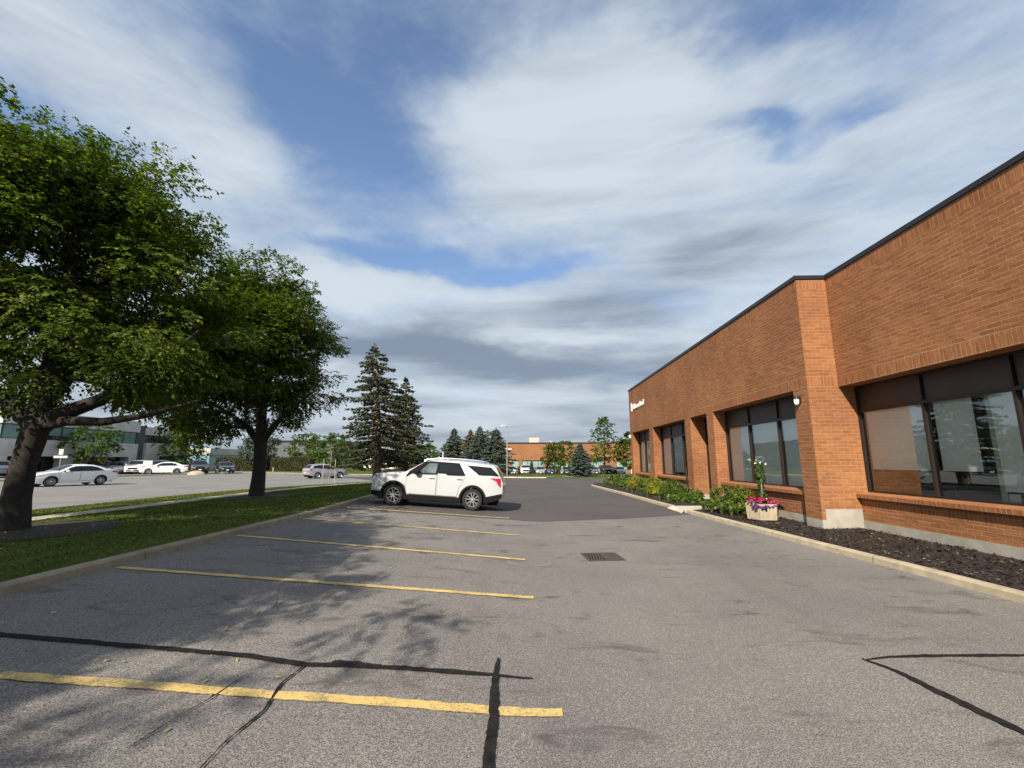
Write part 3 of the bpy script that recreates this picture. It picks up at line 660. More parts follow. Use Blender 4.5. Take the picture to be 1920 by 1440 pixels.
# small white lettering near the far end of the wall
def text_mesh(body, size, name, material, parent, mw, extrude=0.02):
    cu = bpy.data.curves.new(name, 'FONT'); cu.body = body; cu.size = size; cu.extrude = extrude; cu.resolution_u = 2; cu.offset = size*0.012
    tmp = bpy.data.objects.new(name, cu); COL.objects.link(tmp); dg = bpy.context.evaluated_depsgraph_get()
    me = bpy.data.meshes.new_from_object(tmp.evaluated_get(dg)); bpy.data.objects.remove(tmp)
    me.transform(mw); me.materials.clear(); return link(name, me, material, parent)
tx = Matrix(((0, 0, -1, 0), (-1, 0, 0, 0), (0, 1, 0, 0), (0, 0, 0, 1)))
text_mesh('Bidsame Bond', 0.52, 'sign_lettering', M['sign_white'], B, BX @ Matrix.Translation((X1-0.025, 32.15, 5.52)) @ tx)
m = MB(); m.box(X1-0.045, X1-0.002, 32.42, 32.66, 5.42, 6.02); bp(m, 'sign_bar', M['sign_white'])
# wall lamp on the corner pier
L = empty('wall_lamp', (X1, 12.70, 3.55), 0, 'white glass wall lamp with black cap on the brick corner pier', 'wall lamp')
m = MB(); m.box(-0.05, 0.0, -0.05, 0.05, -0.05, 0.12); m.lathe((-0.11, 0, 0.06), (0, 0, 1), [(0.0, 0.10), (0.05, 0.09), (0.075, 0.04), (0.078, 0.0), (0.0, 0.0)], 16); m.build('bracket', M['black_metal'], L, smooth=True)
m = MB(); m.lathe((-0.11, 0, 0.058), (0, 0, 1), [(0.0, 0.0), (0.058, 0.0), (0.062, -0.05), (0.055, -0.11), (0.034, -0.14), (0.0, -0.15)], 18); m.build('globe', M['lamp_glass'], L, smooth=True)
L2 = empty('wall_lamp', (X1, 33.3, 3.72), 0, 'small white lamp at the far end of the brick wall', 'wall lamp')
m = MB(); m.box(-0.12, 0.0, -0.07, 0.07, -0.16, 0.06); m.build('globe', M['white_plastic'], L2); m = MB(); m.box(-0.14, 0, -0.08, 0.08, 0.06, 0.09); m.build('bracket', M['black_metal'], L2)
m = MB(); m.tube([(X1-0.06, 21.98, 0.2), (X1-0.06, 21.98, 1.6)], 0.04, 8); tag(m.build('standpipe', M['bronze']), 'thin dark pipe standing at the entrance pier of the brick building', 'pipe')

# ------------------------------------------------------------------ cars
class Car:
    def __init__(s, L, Wd, top, belt, sill, wheels, rw, tumble=0.33, plan=(0.9, 0.17, 0.7, 0.10), Ra=None):
        s.L, s.Wd, s.top, s.belt, s.sill, s.wheels, s.rw, s.tum, s.plan = L, Wd, top, belt, sill, wheels, rw, tumble, plan
        s.Ra = Ra or rw+0.055
    def ztop(s, x): return lerp_list(s.top, x)
    def crown(s, x):
        zt = s.ztop(x); b = lerp_list(s.belt, x)
        return 0.045+0.05*sstep(b+0.02, b+0.4, zt) if 0.15 < x < s.L-0.1 else 0.03
    def edge(s, x): return s.ztop(x)-s.crown(x)
    def W(s, x, z):
        fl, fa, rl, ra = s.plan; w = s.Wd/2
        if x < fl: w *= 1-fa*((fl-x)/fl)**2.4
        if x > s.L-rl: w *= 1-ra*((x-(s.L-rl))/rl)**2.2
        b = lerp_list(s.belt, x)
        if z > b: return w*0.985-(z-b)*s.tum-0.04*sstep(0, 0.1, z-b)*0.3
        t = (z-0.62)/(b-0.62)
        return w*(1-0.035*max(0, t)**2-0.045*max(0, -t)**1.5-0.004*math.sin(t*6))
    def zbot(s, x):
        z = lerp_list(s.sill, x)
        for xw in s.wheels:
            d = abs(x-xw)
            if d < s.Ra: z = max(z, s.rw+math.sqrt(s.Ra*s.Ra-d*d))
        return z
    def cols(s, n):
        xs = set(frange(0, s.L, n)); xs |= {p[0] for p in s.top if 0 <= p[0] <= s.L}
        for xw in s.wheels:
            for k in range(17):
                xs.add(xw-s.Ra*math.cos(math.pi*k/16)*0.9995)
            xs |= {xw-s.Ra-0.004, xw+s.Ra+0.004}
        xs = sorted(x for x in xs if 0 <= x <= s.L); o = [xs[0]]
        for x in xs[1:]:
            if x-o[-1] > 0.0025: o.append(x)
        return o
    def body(s, n=70):
        m = MB(); xs = s.cols(n); nr = 12; top_n = 12
        sideL, sideR, tops = [], [], []
        for x in xs:
            zb, e = s.zbot(x), s.edge(x); e = max(e, zb+0.05)
            pr_ = [(x, s.W(x, zb+(e-zb)*k/nr), zb+(e-zb)*k/nr) for k in range(nr+1)]
            we = pr_[-1][1]; c = s.crown(x); arc = []
            for k in range(1, top_n):
                t = -math.cos(math.pi*k/top_n); arc.append((x, -we*t, e+c*max(0, 1-abs(t)**2.6)**(1/2.2)))
            ring = [(p[0], p[1], p[2]) for p in pr_]+arc+[(p[0], -p[1], p[2]) for p in pr_[::-1]]
            tops.append(ring)
        m.grid(tops)
        # front and rear caps, bulging outwards
        for ring, sg in ((tops[0], -1), (tops[-1], 1)):
            half = nr+1+(top_n-1)//2
            rows = []
            npt = len(ring); bul = 0.10 if sg < 0 else 0.07
            for k in range(npt//2+1):
                a, b = ring[k], ring[npt-1-k]
                rows.append([(a[0]+sg*bul*(1-(2*t-1)**2)*min(1, 2.2*abs(a[1])/(s.Wd/2)), a[1]+(b[1]-a[1])*t, a[2]+(b[2]-a[2])*t) for t in frange(0, 1, 8)])
            m.grid(rows)
        return m
    def side(s, poly, off, sub=10):
        """patch following the body side (both sides) from a polygon of (x,z)"""
        m = MB()
        for sg in (1, -1):
            bm = bmesh.new(); vs = []
            P = []
            for (a, b) in zip(poly, poly[1:]+poly[:1]):
                for k in range(3): P.append((a[0]+(b[0]-a[0])*k/3, a[1]+(b[1]-a[1])*k/3))
            vs = [bm.verts.new((x, 0, z)) for x, z in P]; bm.faces.new(vs)
            x0, x1 = min(p[0] for p in P), max(p[0] for p in P); z0, z1 = min(p[1] for p in P), max(p[1] for p in P)
            for k in range(1, 5):
                bmesh.ops.bisect_plane(bm, geom=bm.verts[:]+bm.edges[:]+bm.faces[:], plane_co=(x0+(x1-x0)*k/5, 0, 0), plane_no=(1, 0, 0))
            for k in range(1, 4):
                bmesh.ops.bisect_plane(bm, geom=bm.verts[:]+bm.edges[:]+bm.faces[:], plane_co=(0, 0, z0+(z1-z0)*k/4), plane_no=(0, 0, 1))
            for f in bm.faces:
                pts = [(v.co.x, sg*(s.W(v.co.x, v.co.z)+off), v.co.z) for v in f.verts]
                a, b, c = (Vector(pts[i]) for i in range(3))
                if ((b-a).cross(c-b)).y*sg < 0: pts = pts[::-1]
                m.face(pts)
            bm.free()
        return m
    def oneside(s, poly, off, sg):
        m = s.side(poly, off); q = MB()
        for f in m.f:
            pts = [m.v[i] for i in f]
            if pts[0][1]*sg > 0: q.face(pts)
        return q
    def over(s, xa, xb, fr, dz, dxo=0.0, n=10):
        """patch on the upper surface between stations xa..xb (windscreen, rear window)"""
        m = MB(); rows = []
        for i in range(n+1):
            x = xa+(xb-xa)*i/n; e = s.edge(x); we = s.W(x, e); c = s.crown(x)
            rows.append([(x+dxo, we*t*fr, e+c*max(0, 1-abs(t*fr)**2.6)**(1/2.2)+dz) for t in frange(-1, 1, 10)])
        m.grid(rows); return m
    def front(s, y0, y1, z0, z1, dep, sg=-1):
        """box patch on the nose (sg=-1) or tail"""
        m = MB(); x = 0 if sg < 0 else s.L
        n = 6; rows = []
        w = s.Wd/2*(1-(s.plan[1] if sg < 0 else s.plan[3]))
        bul = 0.10 if sg < 0 else 0.07
        for z in (z0, z1):
            rows.append([(x+sg*(bul*(1-(min(1, abs(y)/w))**2)+dep), y, z) for y in frange(y0, y1, n)])
        m.grid(rows)
        m.grid([[(p[0]-sg*(dep+0.05), p[1], p[2]) for p in rows[1]], rows[1]]); m.grid([rows[0], [(p[0]-sg*(dep+0.05), p[1], p[2]) for p in rows[0]]])
        return m
def wheel(parent, x, y, rw, wd, sg, spokes=10, style=0, alloy='alloy'):
    t = MB(); h = wd/2
    t.lathe((x, y, rw), (0, sg, 0), [(rw*0.66, -h), (rw*0.93, -h), (rw, -h*0.7), (rw, h*0.7), (rw*0.985, h*0.82), (rw*0.93, h), (rw*0.80, h*1.03), (rw*0.67, h*0.9)], 36)
    to = t.build('wheel', M['tyre'], parent, smooth=True)
    r = MB(); rr = rw*0.66
    r.lathe((x, y, rw), (0, sg, 0), [(rr*1.02, h*0.92), (rr*0.985, h*0.98), (rr*0.93, h*0.84), (rr*0.90, -h*0.4)], 36)
    for k in range(spokes//2):
        for da in (-0.16, 0.16):
            a = 2*math.pi*k/(spokes//2)+da+0.3; a2 = 2*math.pi*k/(spokes//2)+0.3+da*1.75
            p0 = Vector((math.cos(a)*rr*0.18, 0, math.sin(a)*rr*0.18)); p1 = Vector((math.cos(a2)*rr*0.95, 0, math.sin(a2)*rr*0.95))
            c = (p0+p1)*0.5; d = (p1-p0)*0.5; n = Vector((-d.z, 0, d.x)).normalized()*rr*0.062
            r.obox((x+c.x, y+sg*h*0.66, rw+c.z), d, n, (0, sg*h*0.14, 0))
    r.lathe((x, y, rw), (0, sg, 0), [(rr*0.24, h*0.5), (rr*0.22, h*0.8), (0.001, h*0.84)], 16)
    r.build('rim', M[alloy], to, smooth=30)
    b = MB(); b.lathe((x, y, rw), (0, sg, 0), [(rr*0.93, h*0.15), (0.001, h*0.15)], 24); b.build('brake', M['trim_black'], to)
    return to
def make_car(spec, name, label, cat, loc, rz, paint, detail=1, tilt=0.0, group=None, pale_front_glass=False, plate=True):
    c = spec['car']; root = empty(name, loc, rz, label, cat, group); root.rotation_euler = (0, tilt, rz)
    xf = Matrix.Translation((-c.L/2, 0, 0))
    def P(mm, nm, material, par=None, **k): return mm.build(nm, M[material], par or root, xf=xf, **k)
    P(c.body(90 if detail > 1 else 40), 'body', paint, smooth=42, merge=True)
    u = MB(); hw = c.Wd/2-0.34; u.box(0.25, c.L-0.2, -hw, hw, 0.20, 0.62)
    a, b = c.wheels; u.box(a+c.Ra+0.01, b-c.Ra-0.01, -c.Wd/2+0.1, c.Wd/2-0.1, 0.24, 0.4); P(u, 'underbody', 'trim_black')
    for poly in spec.get('dlo', []):
        for sg in (1, -1): P(c.oneside(poly, 0.011, sg), 'window_trim', 'trim_black')
    if detail > 1:
        for i, d in enumerate(spec['doors']):
            seam = c.side(d['poly'], 0.0015)
            for sg in (1, -1):
                # dark gap, then the door skin a little smaller and proud of it
                cx = sum(p[0] for p in d['poly'])/len(d['poly']); cz = sum(p[1] for p in d['poly'])/len(d['poly'])
                inn = [(x+(0.010 if x < cx else -0.010), z+(0.010 if z < cz else -0.012)) for x, z in d['poly']]
                do = P(c.oneside(inn, 0.008, sg), 'door', paint, smooth=42)
                P(c.oneside(d['poly'], 0.004, sg), 'door_gap', 'trim_black', do)
                hx, hz = d['handle']; hb = MB(); yy = c.W(hx, hz)
                hb.box(hx, hx+0.21, sg*yy if sg > 0 else -yy-0.03, sg*yy+0.03 if sg > 0 else -yy, hz-0.013, hz+0.014); P(hb, 'handle', 'chrome' if spec.get('chrome') else paint, do)
                P(c.oneside(d['win'], 0.016, sg), 'window', 'car_glass_light' if (i == 0 and pale_front_glass) else 'car_glass', do)  # flag only swaps in the paler glass colour for the front doors
    else:
        for d in spec['doors']:
            for sg in (1, -1): P(c.oneside(d['win'], 0.016, sg), 'window', 'car_glass')
    for q in spec.get('quarter', []):
        for sg in (1, -1): P(c.oneside(q, 0.016, sg), 'window', 'car_glass')
    ws = spec['ws']; P(c.over(ws[0], ws[1], 0.90, 0.012, -0.004), 'windshield', 'car_glass', smooth='all')
    rwd = spec['rw']; P(c.over(rwd[0], rwd[1], 0.86, 0.012, 0.006), 'rear_window', 'car_glass', smooth='all')
    for hl in spec['head']:
        for sg in (1, -1): P(c.oneside(hl, 0.006, sg), 'headlight', 'lamp_clear')
    fr = spec['front']
    for sg in (1, -1):
        y0, y1 = sorted((sg*fr['lamp'][0], sg*fr['lamp'][1])); P(c.front(y0, y1, fr['lamp'][2], fr['lamp'][3], 0.012), 'headlight', 'lamp_clear')
    g0 = fr['grille']; P(c.front(-g0[0], g0[0], g0[1], g0[2], 0.008), 'grille', 'trim_black')
    if 'low' in fr: P(c.front(-fr['low'][0], fr['low'][0], fr['low'][1], fr['low'][2], 0.006), 'air_intake', 'trim_black')
    for tl in spec['tail']:
        for sg in (1, -1): P(c.oneside(tl, 0.007, sg), 'taillight', 'tail_red')
    rr = spec['rear']
    for sg in (1, -1):
        y0, y1 = sorted((sg*rr[0], sg*rr[1])); P(c.front(y0, y1, rr[2], rr[3], 0.012, 1), 'taillight', 'tail_red')
    if plate:
        P(c.front(-0.15, 0.15, spec['plate'][0], spec['plate'][0]+0.11, 0.02, -1), 'licence_plate', 'sign_white'); P(c.front(-0.15, 0.15, spec['plate'][1], spec['plate'][1]+0.11, 0.02, 1), 'licence_plate', 'sign_white')
    for xw in c.wheels:
        for sg in (1, -1): 
            wo = wheel(root, xw, sg*(c.Wd/2-0.135), c.rw, 0.235, sg, 10)
            wo.data.transform(xf)
            for ch in wo.children: ch.data.transform(xf)
    # mirrors
    for sg in (1, -1):
        mx, mz = spec['mirror']; mm = MB(); y = sg*(c.W(mx, mz)+0.13)
        ms_ = 1.25 if spec.get('clad') else 1.0; mm.lathe((mx, y-sg*0.11, mz), (0, sg, 0), [(0.02*ms_, -0.06), (0.03*ms_, 0.0), (0.07*ms_, 0.04), (0.095*ms_, 0.12), (0.085*ms_, 0.20), (0.0, 0.24)], 12); P(mm, 'side_mirror', spec.get('mirror_mat', paint) , smooth=True)
    if spec.get('clad'):
        for xw in c.wheels:
            for sg in (1, -1):
                mm = MB(); rows = []
                for k in range(25):
                    a_ = math.pi*(-0.06+1.12*k/24); row = []
                    for rr_ in (c.Ra-0.012, c.Ra, c.Ra+0.075, c.Ra+0.085):
                        x = xw-rr_*math.cos(a_); z = c.rw+rr_*math.sin(a_); o_ = -0.05 if rr_ < c.Ra else (0.016 if rr_ < c.Ra+0.08 else 0.0)
                        row.append((x, sg*(c.W(min(max(x, 0.0), c.L), z)+o_), z))
                    rows.append(row if sg > 0 else row[::-1])
                mm.grid(rows); P(mm, 'wheel_arch', 'trim_black', smooth=True)
        for poly in spec['lower']:
            for sg in (1, -1): P(c.oneside(poly, 0.012, sg), 'cladding', 'trim_black')
        for poly in spec['strip']:
            for sg in (1, -1): P(c.oneside(poly, 0.018, sg), 'trim_strip', 'chrome')
        for sg in (1, -1):
            mm = MB(); pts = [(x, sg*(c.W(x, c.edge(x))-0.05), c.edge(x)+c.crown(x)*0.8+h) for x, h in ((1.95, 0.0), (2.05, 0.05), (2.6, 0.055), (3.3, 0.055), (3.9, 0.055), (4.25, 0.05), (4.35, 0.0))]
            mm.tube(pts, 0.02, 8); P(mm, 'roof_rail', 'chrome', smooth=True)
        mm = MB(); mm.tube([(1.16, -0.55, 1.235), (1.2, 0.0, 1.255), (1.16, 0.55, 1.235)], 0.025, 6); P(mm, 'wiper', 'trim_black')
    return root

suv = Car(5.05, 2.0, [(0, 0.98), (0.05, 1.06), (0.16, 1.13), (0.45, 1.185), (0.9, 1.225), (1.22, 1.25), (1.30, 1.28), (1.75, 1.57), (2.02, 1.70), (2.25, 1.755), (2.7, 1.785), (3.3, 1.785), (3.9, 1.76), (4.4, 1.715), (4.68, 1.675), (4.76, 1.62), (4.90, 1.36), (4.98, 1.22), (5.03, 1.10), (5.05, 0.98)],
          [(0, 1.0), (1.2, 1.16), (2.0, 1.20), (3.8, 1.235), (5.05, 1.27)], [(0, 0.36), (0.3, 0.28), (0.6, 0.26), (4.4, 0.28), (4.8, 0.40), (5.05, 0.50)], (0.90, 3.93), 0.385, 0.36, (0.85, 0.17, 0.6, 0.085))
SUV = dict(car=suv, chrome=True, clad=True, mirror=(1.78, 1.27), mirror_mat='trim_black', ws=(1.32, 2.0), rw=(4.77, 4.94),
    dlo=[[(1.38, 1.18), (1.44, 1.27), (1.72, 1.47), (2.02, 1.645), (2.2, 1.68), (3.33, 1.665), (3.62, 1.235)], [(3.62, 1.61), (4.56, 1.575), (4.90, 1.285), (4.12, 1.275)]],
    doors=[dict(poly=[(1.36, 0.46), (1.36, 1.17), (2.52, 1.195), (2.52, 0.46)], handle=(2.24, 1.06), win=[(1.80, 1.235), (2.15, 1.60), (2.50, 1.615), (2.47, 1.245)]),
           dict(poly=[(2.54, 0.46), (2.54, 1.195), (3.60, 1.222), (3.52, 0.95), (3.40, 0.80), (3.34, 0.46)], handle=(3.30, 1.08), win=[(2.57, 1.25), (2.60, 1.615), (3.26, 1.625), (3.55, 1.26)])],
    quarter=[[(3.72, 1.585), (4.52, 1.555), (4.84, 1.305), (4.15, 1.298)]],
    head=[[(0.03, 0.93), (0.05, 1.03), (0.26, 1.07), (0.36, 1.06), (0.22, 0.98)]], tail=[[(4.55, 1.19), (4.96, 1.20), (4.99, 0.86), (4.88, 0.95), (4.80, 1.08)]],
    front=dict(lamp=(0.52, 0.80, 0.82, 0.93), grille=(0.5, 0.62, 0.92), low=(0.62, 0.40, 0.52)), rear=(0.55, 0.88, 0.82, 0.93), plate=(0.50, 0.66),
    lower=[[(1.30, 0.25), (1.30, 0.44), (3.50, 0.44), (3.50, 0.25)], [(4.36, 0.265), (4.36, 0.50), (5.04, 0.66), (5.04, 0.495), (4.80, 0.39)], [(0.01, 0.35), (0.01, 0.50), (0.42, 0.50), (0.46, 0.26), (0.3, 0.27)]],
    strip=[[(1.50, 0.445), (1.50, 0.475), (3.30, 0.475), (3.30, 0.445)]])
sedan = Car(4.63, 1.78, [(0, 0.66), (0.06, 0.76), (0.35, 0.86), (0.8, 0.94), (1.15, 0.985), (1.22, 1.0), (1.7, 1.27), (2.0, 1.385), (2.35, 1.435), (2.75, 1.44), (3.2, 1.40), (3.55, 1.31), (4.0, 1.10), (4.12, 1.075), (4.45, 1.05), (4.58, 0.99), (4.63, 0.80)],
          [(0, 0.80), (1.2, 0.90), (3.0, 0.95), (4.63, 1.0)], [(0, 0.26), (0.4, 0.20), (3.9, 0.20), (4.4, 0.30), (4.63, 0.40)], (0.88, 3.58), 0.325, 0.42, (0.9, 0.20, 0.7, 0.14))
SEDAN = dict(car=sedan, mirror=(1.62, 0.985), ws=(1.25, 2.0), rw=(3.4, 3.98),
    dlo=[[(1.40, 0.945), (1.85, 1.21), (2.15, 1.305), (3.0, 1.31), (3.35, 1.22), (3.75, 1.0)]],
    doors=[dict(poly=[(1.28, 0.32), (1.28, 0.89), (2.36, 0.925), (2.36, 0.32)], handle=(2.08, 0.83), win=[(1.55, 0.955), (1.98, 1.23), (2.18, 1.285), (2.40, 1.29), (2.36, 0.965)]),
           dict(poly=[(2.38, 0.32), (2.38, 0.925), (3.36, 0.955), (3.28, 0.72), (3.18, 0.60), (3.14, 0.32)], handle=(3.05, 0.86), win=[(2.44, 0.97), (2.48, 1.29), (2.95, 1.285), (3.28, 1.20), (3.55, 1.0)])],
    head=[[(0.02, 0.62), (0.05, 0.70), (0.55, 0.80), (0.35, 0.68)]], tail=[[(4.20, 0.88), (4.25, 0.98), (4.58, 0.94), (4.60, 0.80)]],
    front=dict(lamp=(0.42, 0.68, 0.52, 0.615), grille=(0.42, 0.50, 0.60), low=(0.55, 0.28, 0.40)), rear=(0.42, 0.72, 0.66, 0.76), plate=(0.38, 0.52))
cuv = Car(4.55, 1.85, [(0, 0.82), (0.06, 0.93), (0.35, 1.0), (0.8, 1.06), (1.1, 1.09), (1.2, 1.12), (1.75, 1.45), (2.1, 1.58), (2.5, 1.64), (3.1, 1.645), (3.7, 1.60), (4.08, 1.55), (4.2, 1.50), (4.42, 1.15), (4.50, 1.04), (4.55, 0.95)],
          [(0, 0.90), (1.2, 1.02), (3.4, 1.09), (4.55, 1.14)], [(0, 0.32), (0.4, 0.26), (4.0, 0.28), (4.4, 0.36), (4.55, 0.44)], (0.88, 3.56), 0.35, 0.40, (0.85, 0.18, 0.6, 0.12))
CUV = dict(car=cuv, mirror=(1.62, 1.10), ws=(1.25, 2.02), rw=(4.2, 4.42),
    dlo=[[(1.42, 1.06), (1.90, 1.38), (2.18, 1.49), (3.4, 1.50), (3.95, 1.42), (4.15, 1.16)]],
    doors=[dict(poly=[(1.30, 0.42), (1.30, 1.01), (2.36, 1.045), (2.36, 0.42)], handle=(2.08, 0.94), win=[(1.58, 1.075), (2.0, 1.385), (2.20, 1.465), (2.42, 1.47), (2.38, 1.09)]),
           dict(poly=[(2.38, 0.42), (2.38, 1.045), (3.36, 1.075), (3.28, 0.85), (3.16, 0.70), (3.12, 0.42)], handle=(3.05, 0.97), win=[(2.46, 1.095), (2.50, 1.47), (3.25, 1.475), (3.38, 1.12)])],
    quarter=[[(3.46, 1.13), (3.36, 1.465), (3.85, 1.41), (4.05, 1.18)]],
    head=[[(0.02, 0.76), (0.05, 0.86), (0.5, 0.95), (0.3, 0.82)]], tail=[[(4.15, 0.98), (4.2, 1.10), (4.47, 1.08), (4.5, 0.92)]],
    front=dict(lamp=(0.45, 0.72, 0.69, 0.78), grille=(0.42, 0.58, 0.77), low=(0.6, 0.36, 0.5)), rear=(0.42, 0.78, 0.80, 0.91), plate=(0.45, 0.62))

# the white SUV across the bays, nose to the kerb
xc, yc = -3.30, 17.36
make_car(SUV, 'suv', 'white SUV with black wheel arches parked nose to the kerb in the near car park', 'car', (xc, yc, G(xc, yc)+0.012), 0.0, 'suv_white', 2, math.atan(0.06), None, True).scale = (0.955, 0.97, 0.985)
# street traffic
make_car(SEDAN, 'sedan', 'white sedan driving along the street behind the nearest tree', 'car', (-31.2, 30.2, G(-31, 30)+0.0), R(72), 'car_white', 2)
make_car(CUV, 'crossover', 'silver grey crossover driving away on the street near the tall spruce', 'car', (-23.2, 51.6, G(-23, 52)), R(-128), 'car_silver', 2)
# parked across the street
GL = 'cars parked before the concrete block'
for (sp, nm, lab, x, y, rz, pt) in [
    (SEDAN, 'parked_car', 'white sedan parked side-on by the entrance of the concrete block', -43.2, 52.9, R(30), 'car_white'),
    (CUV, 'parked_car', 'white crossover parked before the ground floor of the concrete block', -46.6, 52.9, R(120), 'car_white'),
    (SEDAN, 'parked_car', 'silver sedan parked between dark cars at the concrete block', -49.2, 53.2, R(118), 'car_silver'),
    (CUV, 'parked_car', 'black car parked at the far row beside the silver sedan', -50.0, 51.2, R(118), 'car_dark'),
    (CUV, 'parked_car', 'dark grey crossover parked behind the white board sign', -45.2, 54.4, R(120), 'car_grey'),
    (CUV, 'parked_car', 'black SUV parked behind the side-on white sedan', -40.8, 55.2, R(130), 'car_dark'),
    (SEDAN, 'parked_car', 'black sedan parked last in the row towards the hedge', -39.4, 58.0, R(132), 'car_dark'),
    (CUV, 'parked_car', 'blue grey SUV parked behind the white sedan on the street', -49.5, 40.8, R(-40), 'car_blue')]:
    make_car(sp, nm, lab, 'car', (x, y, G(x, y)+0.02), rz, pt, 1, 0, GL)
# far car park, noses towards us
GF = 'cars parked in front of the far brick building'
for (sp, nm, lab, x, rz, pt) in [
    (SEDAN, 'parked_car', 'white sedan parked at the shrubs before the far brick building', -2.6, 90, 'car_white'),
    (SUV, 'parked_car', 'white SUV parked before the wide window of the far brick building', 0.0, 90, 'car_white'),
    (SEDAN, 'parked_car', 'silver sedan parked beside the far white SUV', 2.6, 90, 'car_silver'),
    (SEDAN, 'parked_car', 'navy blue sedan parked before the far brick pier', 4.6, 90, 'car_navy'),
    (SEDAN, 'parked_car', 'low white sedan parked behind the small round tree', 7.6, 72, 'car_white'),
    (SEDAN, 'parked_car', 'dark grey sedan parked right of the blue spruce', 12.2, 96, 'car_grey'),
    (SUV, 'parked_car', 'black SUV parked behind the tall maple trunk', 14.6, 90, 'car_dark'),
    (SEDAN, 'parked_car', 'blue grey sedan parked next to the far black SUV', 16.9, 90, 'car_blue')]:
    make_car(sp, nm, lab, 'car', (x, 82.6, G(x, 82.6)+0.0), R(rz), pt, 1, 0, GF)
make_car(CUV, 'parked_car', 'white crossover parked at the far corner of the near brick building', 'car', (17.6, 70, G(17, 70)+0.10), R(60), 'car_white', 1, 0, GF)
